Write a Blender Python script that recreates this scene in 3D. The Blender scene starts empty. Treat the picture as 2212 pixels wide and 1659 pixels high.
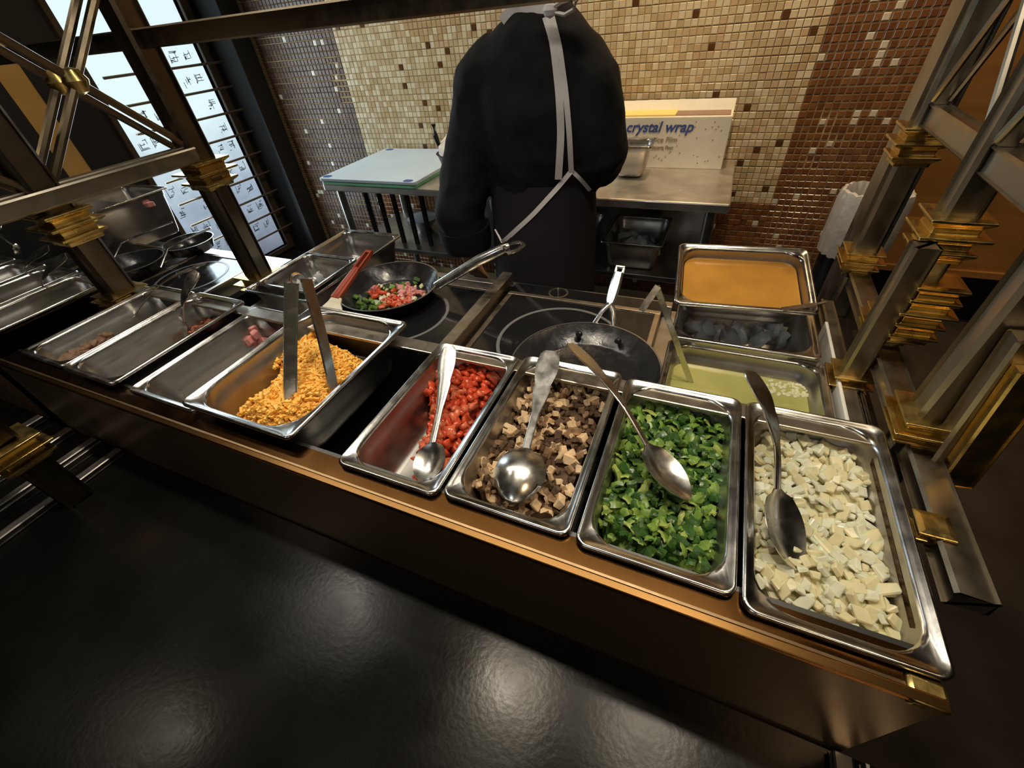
import bpy, bmesh, math, random
from mathutils import Vector, Matrix, noise
from mathutils.bvhtree import BVHTree
R_ = random.Random(7)
PI = math.pi
S = bpy.context.scene
COL = S.collection
CAMZ = 1.45

# ------------------------------------------------------------------ camera
F = 905.4177; CX, CY = 1106.0, 829.5
ROT = Matrix(((0.91898945, -0.20099382, 0.33920478), (0.38585233, 0.63540486, -0.6688637), (-0.0810949, 0.74556164, 0.66148429)))
cam_d = bpy.data.cameras.new('camera'); cam = bpy.data.objects.new('camera', cam_d); COL.objects.link(cam)
cam_d.sensor_width = 36; cam_d.lens = F * 36 / 2212; cam_d.clip_start = 0.01
cam.matrix_world = Matrix.Translation((0, 0, CAMZ)) @ ROT.to_4x4()
S.camera = cam

# ------------------------------------------------------------------ world, lights, exposure
S.view_settings.view_transform = 'Standard'; S.view_settings.look = 'None'
S.view_settings.gamma = 1.0; S.view_settings.use_curve_mapping = False
S.view_settings.exposure = 0.0
w = bpy.data.worlds.new('world'); S.world = w; w.use_nodes = True
w.node_tree.nodes['Background'].inputs[0].default_value = (1.0, 0.72, 0.45, 1)
w.node_tree.nodes['Background'].inputs[1].default_value = 0.02

def lamp(kind, name, loc, target, power, color, size=0.1, size_y=None, spot=None, blend=0.5):
    d = bpy.data.lights.new(name, kind); d.energy = power; d.color = color
    if kind == 'AREA':
        d.size = size
        if size_y: d.shape = 'RECTANGLE'; d.size_y = size_y
    else:
        d.shadow_soft_size = size
    if kind == 'SPOT': d.spot_size = math.radians(spot); d.spot_blend = blend
    o = bpy.data.objects.new(name, d); COL.objects.link(o); o.location = loc
    o.rotation_euler = (Vector(target) - Vector(loc)).to_track_quat('-Z', 'Y').to_euler()
    return o
WARM = (1.0, 0.72, 0.42); NEUT = (1.0, 0.86, 0.66); COOL = (0.86, 0.95, 1.0)
# downlights in the ceiling over the wall bench
lamp('SPOT', 'bench_downlight', (-0.15, 1.95, 2.75), (-0.1, 2.15, 0.85), 95, WARM, 0.05, spot=80, blend=0.8)
lamp('SPOT', 'bench_downlight', (-1.4, 1.85, 2.75), (-1.45, 2.15, 0.85), 62, NEUT, 0.06, spot=95, blend=0.9)
lamp('SPOT', 'bench_downlight', (0.75, 1.7, 2.75), (0.5, 2.3, 1.2), 30, WARM, 0.06, spot=85, blend=0.8)
# downlights over the pans
lamp('SPOT', 'counter_downlight', (0.25, 0.60, 2.75), (0.1, 0.45, 0.9), 40, NEUT, 0.045, spot=70, blend=0.7)
lamp('SPOT', 'counter_downlight', (-0.45, 0.50, 2.75), (-0.5, 0.48, 0.9), 44, NEUT, 0.045, spot=64, blend=0.7)
lamp('SPOT', 'counter_downlight', (-1.60, 0.50, 2.75), (-1.4, 0.55, 0.8), 24, (1.0, 0.92, 0.8), 0.05, spot=80, blend=0.8)
lamp('AREA', 'hood_strip_light', (-0.75, 0.78, 2.30), (-0.75, 0.60, 0.9), 9, (1.0, 0.93, 0.80), 2.3, 0.07)
# guest side room light behind and left of the photographer
lamp('AREA', 'dining_ceiling_light', (-0.75, -1.9, 2.6), (-0.5, 0.3, 0.8), 5, (0.9, 0.95, 1.0), 0.7, 0.5)
lamp('AREA', 'dining_ceiling_light', (0.9, -2.4, 2.6), (0.4, 0.3, 0.8), 5, (1.0, 0.86, 0.66), 0.5, 0.3)
lamp('SPOT', 'rail_fill_spot', (1.0, -0.3, 2.75), (0.38, 0.25, 0.7), 26, WARM, 0.08, spot=60, blend=0.9)  # added spot to brighten the right rails, no known fitting
lamp('SPOT', 'rail_fill_spot', (-2.1, -0.4, 2.75), (-1.35, 0.2, 0.75), 14, NEUT, 0.08, spot=50, blend=0.9)  # second added spot, lifts the flat bars at the left
lamp('SPOT', 'wall_fill_spot', (-2.1, 1.1, 2.75), (-2.9, 1.24, 1.1), 16, WARM, 0.06, spot=60, blend=0.9)  # added spot to brighten the ochre panel
lamp('SPOT', 'wall_fill_spot', (1.4, 1.9, 2.75), (1.3, 2.6, 1.0), 30, WARM, 0.06, spot=95, blend=0.9)  # extra spot put in to lift the amber wall
# daylight through the patterned window in the left wall
lamp('AREA', 'window_daylight', (-2.80, 1.84, 1.05), (0, 1.3, 0.9), 16, (0.74, 0.9, 1.0), 0.62, 1.5)

# ------------------------------------------------------------------ helpers
def ray(px, py):
    return ROT @ Vector((px - CX, -(py - CY), -F))
def P(px, py, x=None, y=None, z=None):
    """point in the room seen at a photo pixel, on the plane x=, y= or z= (z measured from eye height)"""
    r = ray(px, py)
    t = x / r.x if x is not None else (y / r.y if y is not None else z / r.z)
    v = r * t; v.z += CAMZ
    return v
def proj(v):
    c = ROT.transposed() @ (Vector(v) - Vector((0, 0, CAMZ)))
    if c.z > -0.01: return None
    return CX + F * c.x / -c.z, CY - F * c.y / -c.z

def mat(name, col, rough=0.5, metal=0.0, var=0.0, vscale=8.0, bump=0.0, bscale=60.0, spec=0.5, aniso=0.0, sss=0.0, coat=0.0,
        trans=0.0, rvar=0.0, stretch=None, alpha=1.0, emit=None, estr=0.0, col2=None, ior=1.45):
    m = bpy.data.materials.new(name); m.use_nodes = True
    nt = m.node_tree; b = nt.nodes['Principled BSDF']
    b.inputs['Base Color'].default_value = (*col, 1)
    b.inputs['Roughness'].default_value = rough; b.inputs['Metallic'].default_value = metal
    b.inputs['Specular IOR Level'].default_value = spec; b.inputs['Anisotropic'].default_value = aniso
    b.inputs['Coat Weight'].default_value = coat; b.inputs['Transmission Weight'].default_value = trans
    b.inputs['IOR'].default_value = ior
    if sss: b.inputs['Subsurface Weight'].default_value = sss; b.inputs['Subsurface Scale'].default_value = 0.01
    if emit: b.inputs['Emission Color'].default_value = (*emit, 1); b.inputs['Emission Strength'].default_value = estr
    tc = nt.nodes.new('ShaderNodeTexCoord'); src = tc.outputs['Object']
    if stretch:
        mp = nt.nodes.new('ShaderNodeMapping'); mp.inputs['Scale'].default_value = stretch
        nt.links.new(src, mp.inputs[0]); src = mp.outputs[0]
    if var or col2:
        n = nt.nodes.new('ShaderNodeTexNoise'); n.inputs['Scale'].default_value = vscale; n.inputs['Detail'].default_value = 5
        nt.links.new(src, n.inputs['Vector'])
        cr = nt.nodes.new('ShaderNodeValToRGB')
        c2 = col2 or tuple(min(1, c * (1 + var)) for c in col); c1 = col if col2 else tuple(c * (1 - var) for c in col)
        cr.color_ramp.elements[0].position = 0.35; cr.color_ramp.elements[1].position = 0.65
        cr.color_ramp.elements[0].color = (*c1, 1); cr.color_ramp.elements[1].color = (*c2, 1)
        nt.links.new(n.outputs['Fac'], cr.inputs[0]); nt.links.new(cr.outputs[0], b.inputs['Base Color'])
    if rvar:
        n = nt.nodes.new('ShaderNodeTexNoise'); n.inputs['Scale'].default_value = vscale * 1.7; n.inputs['Detail'].default_value = 6
        nt.links.new(src, n.inputs['Vector'])
        mr = nt.nodes.new('ShaderNodeMapRange'); mr.inputs['From Min'].default_value = 0.3; mr.inputs['From Max'].default_value = 0.7
        mr.inputs['To Min'].default_value = max(0.02, rough - rvar); mr.inputs['To Max'].default_value = rough + rvar
        nt.links.new(n.outputs['Fac'], mr.inputs[0]); nt.links.new(mr.outputs[0], b.inputs['Roughness'])
    if bump:
        n = nt.nodes.new('ShaderNodeTexNoise'); n.inputs['Scale'].default_value = bscale; n.inputs['Detail'].default_value = 4
        nt.links.new(src, n.inputs['Vector'])
        bp = nt.nodes.new('ShaderNodeBump'); bp.inputs['Strength'].default_value = bump; bp.inputs['Distance'].default_value = 0.01
        nt.links.new(n.outputs['Fac'], bp.inputs['Height']); nt.links.new(bp.outputs[0], b.inputs['Normal'])
    return m

M = {}
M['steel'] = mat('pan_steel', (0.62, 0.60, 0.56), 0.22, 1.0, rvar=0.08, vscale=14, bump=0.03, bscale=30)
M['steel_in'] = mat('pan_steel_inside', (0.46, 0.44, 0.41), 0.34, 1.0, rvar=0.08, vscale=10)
M['cutlery'] = mat('cutlery_steel', (0.62, 0.60, 0.55), 0.25, 1.0, rvar=0.06, vscale=30)
M['dullsteel'] = mat('worn_steel', (0.42, 0.40, 0.37), 0.36, 1.0, rvar=0.1, vscale=9, var=0.15)
M['tablesteel'] = mat('table_steel', (0.62, 0.58, 0.52), 0.38, 0.85, rvar=0.12, vscale=7, var=0.1, bump=0.05, bscale=20)
M['bronze'] = mat('bronze_tube', (0.20, 0.155, 0.10), 0.34, 1.0, rvar=0.06, vscale=20, stretch=(1, 1, 1))
M['bronze_grey'] = mat('grey_bronze_tube', (0.40, 0.35, 0.27), 0.38, 1.0, rvar=0.07, vscale=15)
M['brass'] = mat('aged_brass', (0.68, 0.49, 0.17), 0.30, 1.0, var=0.18, vscale=25, rvar=0.08, bump=0.04, bscale=60)
M['fascia'] = mat('brushed_bronze', (0.30, 0.20, 0.105), 0.34, 0.85, rvar=0.05, vscale=40, stretch=(0.6, 1, 14), aniso=0.6, bump=0.02, bscale=90)
M['fascia_top'] = mat('warm_bronze_lip', (0.065, 0.029, 0.008), 0.26, 1.0, rvar=0.06, vscale=12)
M['bead'] = mat('bronze_bead', (0.20, 0.105, 0.035), 0.28, 1.0)
M['dark'] = mat('dark_interior', (0.03, 0.028, 0.025), 0.45, 0.3)
M['stone'] = mat('black_stone', (0.0035, 0.0035, 0.003), 0.24, 0.0, rvar=0.06, vscale=4, spec=0.24, col2=(0.0065, 0.006, 0.005), bump=0.02, bscale=120)
M['glass_hob'] = mat('black_hob_glass', (0.012, 0.012, 0.013), 0.09, 0.0, spec=0.6, rvar=0.05, vscale=12)
M['hob_ring'] = mat('hob_ring_print', (0.16, 0.16, 0.16), 0.3)
M['hob_frame'] = mat('hob_frame', (0.50, 0.44, 0.36), 0.34, 1.0, rvar=0.08, vscale=18)
M['panblack'] = mat('nonstick_black', (0.018, 0.018, 0.02), 0.24, 0.0, rvar=0.09, vscale=25, spec=0.6, bump=0.06, bscale=90)
M['panrim'] = mat('worn_pan_rim', (0.38, 0.36, 0.33), 0.32, 0.9)
M['red'] = mat('red_silicone', (0.32, 0.055, 0.022), 0.42, var=0.12, vscale=12)
M['cream'] = mat('cream_silicone', (0.72, 0.66, 0.46), 0.5, col2=(0.80, 0.75, 0.58), vscale=30)
M['board'] = mat('blue_white_board', (0.62, 0.76, 0.88), 0.45, var=0.04, vscale=4)
M['boardblue'] = mat('blue_corner', (0.05, 0.12, 0.34), 0.45)
M['green'] = mat('green_board', (0.26, 0.74, 0.42), 0.4)
M['whiteboard'] = mat('white_board', (0.86, 0.82, 0.72), 0.5)
M['blackcloth'] = mat('black_cloth', (0.012, 0.012, 0.012), 0.85, spec=0.25, bump=0.25, bscale=9, var=0.3, vscale=3)
M['blackpants'] = mat('black_apron_cloth', (0.016, 0.014, 0.016), 0.8, spec=0.3, bump=0.15, bscale=7)
M['whitestring'] = mat('white_cotton_tape', (0.72, 0.68, 0.66), 0.8, bump=0.1, bscale=200)
M['skin'] = mat('skin', (0.42, 0.22, 0.15), 0.5, sss=0.15)
M['hair'] = mat('dark_hair', (0.012, 0.009, 0.008), 0.5, bump=0.4, bscale=120)
M['blackplastic'] = mat('black_plastic', (0.012, 0.012, 0.012), 0.35)
M['whitefoam'] = mat('white_crumpled_towels', (0.8, 0.76, 0.68), 0.8, bump=0.6, bscale=40)
M['carton'] = mat('white_printed_carton', (0.80, 0.76, 0.64), 0.55, var=0.05, vscale=10, bump=0.1, bscale=18)
M['cartonyellow'] = mat('yellow_carton_stripe', (0.85, 0.68, 0.22), 0.55)
M['cartongrey'] = mat('brown_carton_inside', (0.30, 0.20, 0.14), 0.7)
M['inkblue'] = mat('blue_print', (0.05, 0.09, 0.30), 0.6)
M['inkgrey'] = mat('grey_print', (0.34, 0.27, 0.2), 0.6)
M['bag'] = mat('clear_bin_liner', (0.80, 0.78, 0.75), 0.25, trans=0.35, bump=0.5, bscale=14)
M['wood'] = mat('amber_wood', (0.42, 0.20, 0.055), 0.45, col2=(0.34, 0.155, 0.04), vscale=3, stretch=(1, 1, 6))
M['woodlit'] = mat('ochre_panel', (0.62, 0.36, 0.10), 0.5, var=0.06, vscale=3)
M['blackwall'] = mat('black_wall', (0.012, 0.010, 0.008), 0.6)
M['woodframe'] = mat('carved_wood_frame', (0.055, 0.035, 0.016), 0.5, var=0.3, vscale=10)
M['floor'] = mat('dark_floor_tile', (0.045, 0.035, 0.028), 0.35, var=0.25, vscale=5)
M['ceil'] = mat('dark_ceiling', (0.05, 0.042, 0.035), 0.8)
M['rod'] = mat('lattice_rod', (0.26, 0.20, 0.13), 0.4, 0.8)
M['rope'] = mat('rope_moulding', (0.20, 0.13, 0.06), 0.5, var=0.3, vscale=60)
M['clear'] = mat('clear_plastic', (0.78, 0.8, 0.82), 0.12, trans=0.55, ior=1.2)
M['ice'] = mat('ice', (0.72, 0.76, 0.80), 0.12, trans=0.3, ior=1.31)
M['broth'] = mat('egg_wash', (0.50, 0.235, 0.04), 0.16, spec=0.6, var=0.12, vscale=14)
M['oil'] = mat('clear_yellow_oil', (0.42, 0.40, 0.13), 0.10, spec=0.6, var=0.1, vscale=12)
M['foam'] = mat('pale_foam', (0.72, 0.70, 0.44), 0.35, bump=0.4, bscale=90)
M['onion'] = mat('raw_onion', (0.74, 0.68, 0.42), 0.30, sss=0.35, var=0.07, vscale=30)
M['onion2'] = mat('raw_onion_pale', (0.76, 0.75, 0.58), 0.24, sss=0.35, var=0.05, vscale=30)
M['wellsteel'] = mat('well_steel', (0.10, 0.10, 0.095), 0.35, 0.9)
M['pep1'] = mat('green_pepper_skin', (0.040, 0.105, 0.020), 0.28, var=0.25, vscale=40, spec=0.6)
M['pep2'] = mat('green_pepper_flesh', (0.17, 0.29, 0.05), 0.3, var=0.2, vscale=40, sss=0.15)
M['pep3'] = mat('green_pepper_pale', (0.38, 0.46, 0.12), 0.32, var=0.15, vscale=40, sss=0.15)
M['mush1'] = mat('mushroom_flesh', (0.74, 0.54, 0.32), 0.6, var=0.14, vscale=60)
M['mush2'] = mat('mushroom_gills', (0.10, 0.055, 0.028), 0.7, var=0.3, vscale=60)
M['mush3'] = mat('mushroom_cap', (0.27, 0.165, 0.085), 0.6, var=0.25, vscale=50)
M['tom1'] = mat('tomato_flesh', (0.60, 0.075, 0.025), 0.12, sss=0.3, var=0.25, vscale=50, spec=0.7)
M['tom2'] = mat('tomato_pale', (0.70, 0.17, 0.08), 0.12, sss=0.3, var=0.15, vscale=50, spec=0.7)
M['tom3'] = mat('tomato_juice', (0.16, 0.02, 0.012), 0.10, spec=0.7, var=0.2, vscale=25)
M['cheese1'] = mat('cheddar_shreds', (0.98, 0.50, 0.08), 0.6, sss=0.05, var=0.06, vscale=60)
M['cheese2'] = mat('pale_cheddar_shreds', (1.0, 0.62, 0.15), 0.6, sss=0.05, var=0.06, vscale=60)
M['ham'] = mat('cooked_ham', (0.66, 0.26, 0.24), 0.35, sss=0.2, var=0.12, vscale=50)
M['bacon'] = mat('bacon_bits', (0.36, 0.12, 0.05), 0.5, var=0.3, vscale=60)
M['sausage'] = mat('browned_sausage', (0.30, 0.17, 0.10), 0.5, var=0.25, vscale=50)
M['grout'] = mat('mosaic_grout', (0.40, 0.27, 0.12), 0.8, col2=(0.60, 0.44, 0.22), vscale=3)
CREAMS = [mat('cream_tile', c, 0.22, spec=0.6, var=0.06, vscale=25) for c in
          [(0.56, 0.45, 0.27), (0.62, 0.52, 0.33), (0.50, 0.39, 0.22), (0.66, 0.57, 0.39), (0.54, 0.40, 0.24), (0.46, 0.33, 0.17)]]
BROWNS = [mat('brown_tile', c, 0.2, spec=0.6, var=0.12, vscale=25) for c in
          [(0.17, 0.068, 0.024), (0.20, 0.085, 0.030), (0.145, 0.056, 0.021), (0.22, 0.098, 0.036)]]
DBROWNS = [mat('dark_brown_tile', c, 0.38, spec=0.5, var=0.12, vscale=25) for c in
           [(0.10, 0.055, 0.032), (0.12, 0.068, 0.042), (0.085, 0.045, 0.026)]]
ACCENT = mat('dark_accent_tile', (0.10, 0.042, 0.015), 0.2, var=0.2, vscale=30)
PALE = mat('pale_accent_tile', (0.62, 0.56, 0.44), 0.2, var=0.05, vscale=20)

# --- window pane material (backlit frosted panel, daylight falloff painted in, dimmer towards the bottom)
def pane_mat():
    m = bpy.data.materials.new('backlit_frosted_pane'); m.use_nodes = True; nt = m.node_tree
    b = nt.nodes['Principled BSDF']; b.inputs['Base Color'].default_value = (0.3, 0.33, 0.35, 1); b.inputs['Roughness'].default_value = 0.4
    tc = nt.nodes.new('ShaderNodeTexCoord'); n = nt.nodes.new('ShaderNodeTexNoise'); n.inputs['Scale'].default_value = 9; n.inputs['Detail'].default_value = 8
    nt.links.new(tc.outputs['Object'], n.inputs['Vector'])
    sx = nt.nodes.new('ShaderNodeSeparateXYZ'); nt.links.new(tc.outputs['Object'], sx.inputs[0])
    mr = nt.nodes.new('ShaderNodeMapRange'); mr.inputs['From Min'].default_value = 0.25; mr.inputs['From Max'].default_value = 1.35
    nt.links.new(sx.outputs['Z'], mr.inputs[0])
    ad = nt.nodes.new('ShaderNodeMath'); ad.operation = 'MULTIPLY_ADD'; ad.inputs[1].default_value = 0.35
    nt.links.new(n.outputs['Fac'], ad.inputs[0]); nt.links.new(mr.outputs[0], ad.inputs[2])
    cr = nt.nodes.new('ShaderNodeValToRGB'); e = cr.color_ramp.elements
    e[0].position = 0.15; e[0].color = (0.13, 0.15, 0.21, 1); e[1].position = 1.0; e[1].color = (0.74, 0.93, 0.98, 1)
    k = e.new(0.6); k.color = (0.32, 0.41, 0.52, 1)
    nt.links.new(ad.outputs[0], cr.inputs[0]); nt.links.new(cr.outputs[0], b.inputs['Emission Color'])
    b.inputs['Emission Strength'].default_value = 1.0
    return m
M['pane'] = pane_mat()
M['ink'] = mat('grey_glyph_print', (0.10, 0.12, 0.15), 0.6)

# ------------------------------------------------------------------ mesh building
class MB:
    def __init__(s): s.v = []; s.f = []; s.mi = []; s.cur = 0
    def add(s, vs, fs):
        o = len(s.v); s.v += [tuple(v) for v in vs]; s.f += [[i + o for i in f] for f in fs]; s.mi += [s.cur] * len(fs); return s
    def box(s, a, b, mtx=None):
        x0, y0, z0 = a; x1, y1, z1 = b
        vs = [Vector(p) for p in ((x0, y0, z0), (x1, y0, z0), (x1, y1, z0), (x0, y1, z0), (x0, y0, z1), (x1, y0, z1), (x1, y1, z1), (x0, y1, z1))]
        if mtx: vs = [mtx @ v for v in vs]
        return s.add(vs, [(0, 3, 2, 1), (4, 5, 6, 7), (0, 1, 5, 4), (1, 2, 6, 5), (2, 3, 7, 6), (3, 0, 4, 7)])
    def rings(s, rings, close=True, cap0=True, cap1=True):
        n = len(rings[0]); vs = [v for r in rings for v in r]; fs = []
        for i in range(len(rings) - 1):
            for j in range(n if close else n - 1):
                k = (j + 1) % n; fs.append((i * n + j, i * n + k, (i + 1) * n + k, (i + 1) * n + j))
        if cap0: fs.append(tuple(range(n - 1, -1, -1)))
        if cap1: fs.append(tuple((len(rings) - 1) * n + j for j in range(n)))
        return s.add(vs, fs)
    def tube(s, pts, r, n=10, flat=1.0, up=Vector((0, 0, 1)), caps=True):
        pts = [Vector(p) for p in pts]; rr = r if isinstance(r, (list, tuple)) else [r] * len(pts); rings = []
        for i, p in enumerate(pts):
            t = (pts[min(i + 1, len(pts) - 1)] - pts[max(i - 1, 0)]).normalized()
            a = t.cross(up)
            if a.length < 1e-3: a = t.cross(Vector((1, 0, 0)))
            a.normalize(); b = a.cross(t).normalized()
            rings.append([p + a * math.cos(2 * PI * j / n) * rr[i] + b * math.sin(2 * PI * j / n) * rr[i] * flat for j in range(n)])
        return s.rings(rings, cap0=caps, cap1=caps)
    def bar(s, a, b, w, h, up=Vector((0, 0, 1))):
        """square bar from a to b, width w across, height h along up"""
        a, b = Vector(a), Vector(b); t = (b - a).normalized(); sx = t.cross(up)
        if sx.length < 1e-3: sx = t.cross(Vector((0, 1, 0)))
        sx.normalize(); u = sx.cross(t).normalized(); e = min(w, h) * 0.12; rings = []
        for p in (a, b):
            r = []
            for (i, j) in ((-1, -1), (1, -1), (1, 1), (-1, 1)):
                r.append(p + sx * i * (w / 2 - (e if i == j else 0)) + u * j * (h / 2 - (0 if i == j else e)))
                r.append(p + sx * i * (w / 2 - (0 if i == j else e)) + u * j * (h / 2 - (e if i == j else 0)))
            rings.append(r)
        return s.rings(rings)
    def lathe(s, prof, c, n=48, ring=True):
        c = Vector(c); rings = []
        for (r, z) in prof:
            rings.append([c + Vector((r * math.cos(2 * PI * j / n), r * math.sin(2 * PI * j / n), z)) for j in range(n)])
        op = prof[0][0] > 1e-4 and prof[-1][0] > 1e-4 and ring
        if op: rings.append(rings[0])
        return s.rings(rings, cap0=(not op) and prof[0][0] > 1e-4, cap1=(not op) and prof[-1][0] > 1e-4)
    def build(s, name, m, parent=None, smooth=True, angle=40, bevel=0.0):
        me = bpy.data.meshes.new(name); me.from_pydata(s.v, [], s.f); me.validate()
        ms = m if isinstance(m, (list, tuple)) else [m]
        for x in ms: me.materials.append(x)
        if len(ms) > 1 and len(s.mi) == len(me.polygons):
            me.polygons.foreach_set('material_index', s.mi)
        if smooth:
            me.polygons.foreach_set('use_smooth', [True] * len(me.polygons))
            me.set_sharp_from_angle(angle=math.radians(angle))
        o = bpy.data.objects.new(name, me); COL.objects.link(o)
        if parent is not None:
            o.parent = parent
            o.matrix_parent_inverse = world_inv(parent)
        if bevel:
            b = o.modifiers.new('bevel', 'BEVEL'); b.width = bevel; b.segments = 2; b.limit_method = 'ANGLE'
        return o
def world_inv(p):
    m = Matrix.Identity(4); q = p
    ch = []
    while q is not None: ch.append(q); q = q.parent
    for q in reversed(ch): m = m @ q.matrix_parent_inverse @ q.matrix_basis
    return m.inverted()
def tag(o, label=None, cat=None, group=None, kind=None):
    if label: o['label'] = label
    if cat: o['category'] = cat
    if group: o['group'] = group
    if kind: o['kind'] = kind
    return o
def thing(name, loc, label, cat, group=None):
    o = bpy.data.objects.new(name, None); o.empty_display_size = 0.05; COL.objects.link(o); o.location = loc
    return tag(o, label, cat, group)
def Z(z): return CAMZ + z     # height given from eye level

# ================================================================== SETTING
DECK = Z(-0.71); STONE = Z(-0.725); WALLY = 2.40; LX = -2.9
o = MB().box((-5, -3.6, -0.05), (3.6, 4.2, 0)).build('floor', M['floor'], smooth=False); tag(o, kind='structure')
o = MB().box((-5, -3.6, 2.8), (3.6, 4.2, 2.86)).build('ceiling', M['ceil'], smooth=False); tag(o, kind='structure')

# back wall with glass mosaic
PX0, PX1 = -2.72, 0.66; TP = 0.0276
wall = MB().box((-3.1, WALLY + 0.006, 0), (PX1, WALLY + 0.12, 2.8)).build('wall_back', M['grout'], smooth=False); tag(wall, kind='structure')
b1, b2 = -0.872 * WALLY, 0.116 * WALLY
nx = int((PX1 - PX0) / TP); nz = int((2.2 - 0.10) / TP)
def tile_geo(mb, cx, cz, w, h, t, rot=0.0):
    e = 0.0022; c, s_ = math.cos(rot), math.sin(rot)
    def q(x, z, y): return (cx + x * c - z * s_, WALLY + 0.006 - y, cz + x * s_ + z * c)
    a, b = w / 2, h / 2
    vs = [q(-a, -b, 0), q(a, -b, 0), q(a, b, 0), q(-a, b, 0),
          q(-a, -b, t - e), q(a, -b, t - e), q(a, b, t - e), q(-a, b, t - e),
          q(-a + e, -b + e, t), q(a - e, -b + e, t), q(a - e, b - e, t), q(-a + e, b - e, t)]
    mb.add(vs, [(0, 1, 5, 4), (1, 2, 6, 5), (2, 3, 7, 6), (3, 0, 4, 7), (4, 5, 9, 8), (5, 6, 10, 9), (6, 7, 11, 10), (7, 4, 8, 11), (8, 9, 10, 11)])
tiles = []; rt = random.Random(3)
last_acc = {}
PATCH = [(0.36, 0.56, Z(-0.50), Z(-0.40)), (0.40, 0.48, Z(-0.56), Z(-0.50)), (-2.20, -2.11, Z(-0.24), Z(-0.10)), (-2.16, -2.09, Z(-0.34), Z(-0.20)), (0.34, 0.42, Z(-0.62), Z(-0.58))]
for j in range(nz):
    for i in range(nx):
        x = PX0 + (i + 0.5) * TP; z = 0.10 + (j + 0.5) * TP
        rowj = math.sin(j * 1.7) * 0.002
        r = rt.random()
        if x < b1:
            k = rt.choice(DBROWNS) if r > 0.035 else PALE
        elif x < b2:
            if r < 0.024 and all((i - a) ** 2 + (j - b) ** 2 > 5 for a, b in last_acc): k = ACCENT; last_acc[(i, j)] = 1
            else: k = CREAMS[min(5, int(abs(noise.noise(Vector((x * 3, z * 3, 0)))) * 5 + rt.random() * 4.2))]
        else:
            k = rt.choice(BROWNS) if r > 0.045 else PALE
        if b1 <= x and z < Z(-0.81): k = rt.choice(BROWNS) if r > 0.045 else PALE
        g = 0.0009 + (0.0011 if x > b2 else (0.0004 if x < b1 else 0.0)) * (0.6 + rt.random())
        for (xa, xb, za, zb) in PATCH:
            if xa < x < xb and za < z < zb and rt.random() < 0.85: g = 0.0036
        pr = proj((x, WALLY, z)); area = 0
        if pr and 0 < pr[0] < 2212 and 0 < pr[1] < 1659 and not (960 < pr[0] < 1365) and not (1340 < pr[0] < 1600 and pr[1] > 225) and not (pr[1] < 125 and pr[0] < 1130):
            c = ROT.transposed() @ (Vector((x, WALLY, z)) - Vector((0, 0, CAMZ))); dd = c.length
            area = abs(Vector((x, WALLY, z - CAMZ)).normalized().y) / (c.z * c.z) / (abs(c.z) / dd)
        tiles.append((area, x, z + rowj * 0.5, TP - g * 2, TP - g * 2, 0.0045 + rt.random() * 0.0015, rt.uniform(-0.035, 0.035), k))
order = sorted(range(len(tiles)), key=lambda q: -tiles[q][0])
solo = set(order[:300])
matl = CREAMS + BROWNS + DBROWNS + [ACCENT, PALE]; midx = {m.name: n for n, m in enumerate(matl)}
bulk = MB(); shared = {}
for q, (ar, x, z, w_, h_, t, rot, k) in enumerate(tiles):
    if q in solo:
        if k.name not in shared:
            gg = 0.0024 if k in CREAMS or k is ACCENT else 0.0046
            mb = MB(); tile_geo(mb, 0, 0, TP - gg, TP - gg, 0.006)
            me = bpy.data.meshes.new('tile'); me.from_pydata([(a, b - WALLY - 0.006, c) for a, b, c in mb.v], [], mb.f); me.materials.append(k); shared[k.name] = me
        ob = bpy.data.objects.new('tile', shared[k.name]); COL.objects.link(ob); ob.parent = wall
        ob.location = (x, WALLY + 0.006, z); ob.rotation_euler = (0, -rot, 0)
    else:
        bulk.cur = midx[k.name]; tile_geo(bulk, x, z, w_, h_, t, rot)
ob = bulk.build('mosaic_tiles', matl, wall, smooth=False); ob['kind'] = 'stuff'

# black column and rope moulding left of the mosaic
o = MB().box((-3.1, 2.25, 0), (-2.70, WALLY, 2.8)).build('trim_1', M['blackwall'], smooth=False, bevel=0.004); tag(o, kind='structure')
mb = MB(); n_ = 150
for k in range(n_):
    z = 0.1 + k * 0.0145
    mb.box((-0.011, -0.006, -0.006), (0.011, 0.006, 0.006), Matrix.Translation((-2.69, WALLY - 0.012, z)) @ Matrix.Rotation(0.5, 4, 'Y'))
o = mb.build('trim_2', M['rope']); tag(o, kind='structure')

# left wall with window
wy0, wy1, wz0, wz1 = 1.53, 2.17, Z(-1.19), 2.3
mb = MB()
mb.box((LX - 0.12, 1.290, 0), (LX, wy0, 2.8)); mb.box((LX - 0.12, wy1, 0), (LX, WALLY, 2.8))
mb.box((LX - 0.12, wy0, 0), (LX, wy1, wz0)); mb.box((LX - 0.12, wy0, wz1), (LX, wy1, 2.8))
mb.box((LX - 0.12, -3.6, 0), (LX, 1.185, 2.8))
wl = mb.build('wall_left', M['blackwall'], smooth=False); tag(wl, kind='structure')
o = MB().box((LX - 0.12, 1.185, 0), (LX - 0.004, 1.290, 2.8)).build('wood_panel', M['woodlit'], wl, smooth=False)
win = MB().box((LX - 0.05, wy0, wz0), (LX - 0.03, wy1, wz1)).build('window_1', M['pane'], smooth=False); tag(win, kind='structure')
mb = MB()
for (a, b) in (((wy0 - 0.03, wz0 - 0.03), (wy0, wz1)), ((wy1, wz0 - 0.03), (wy1 + 0.05, wz1)), ((wy0, wz0 - 0.03), (wy1, wz0))):
    mb.box((LX - 0.03, a[0], a[1]), (LX + 0.02, b[0], b[1]))
mb.build('window_frame', M['woodframe'], win, smooth=False, bevel=0.003)
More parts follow.
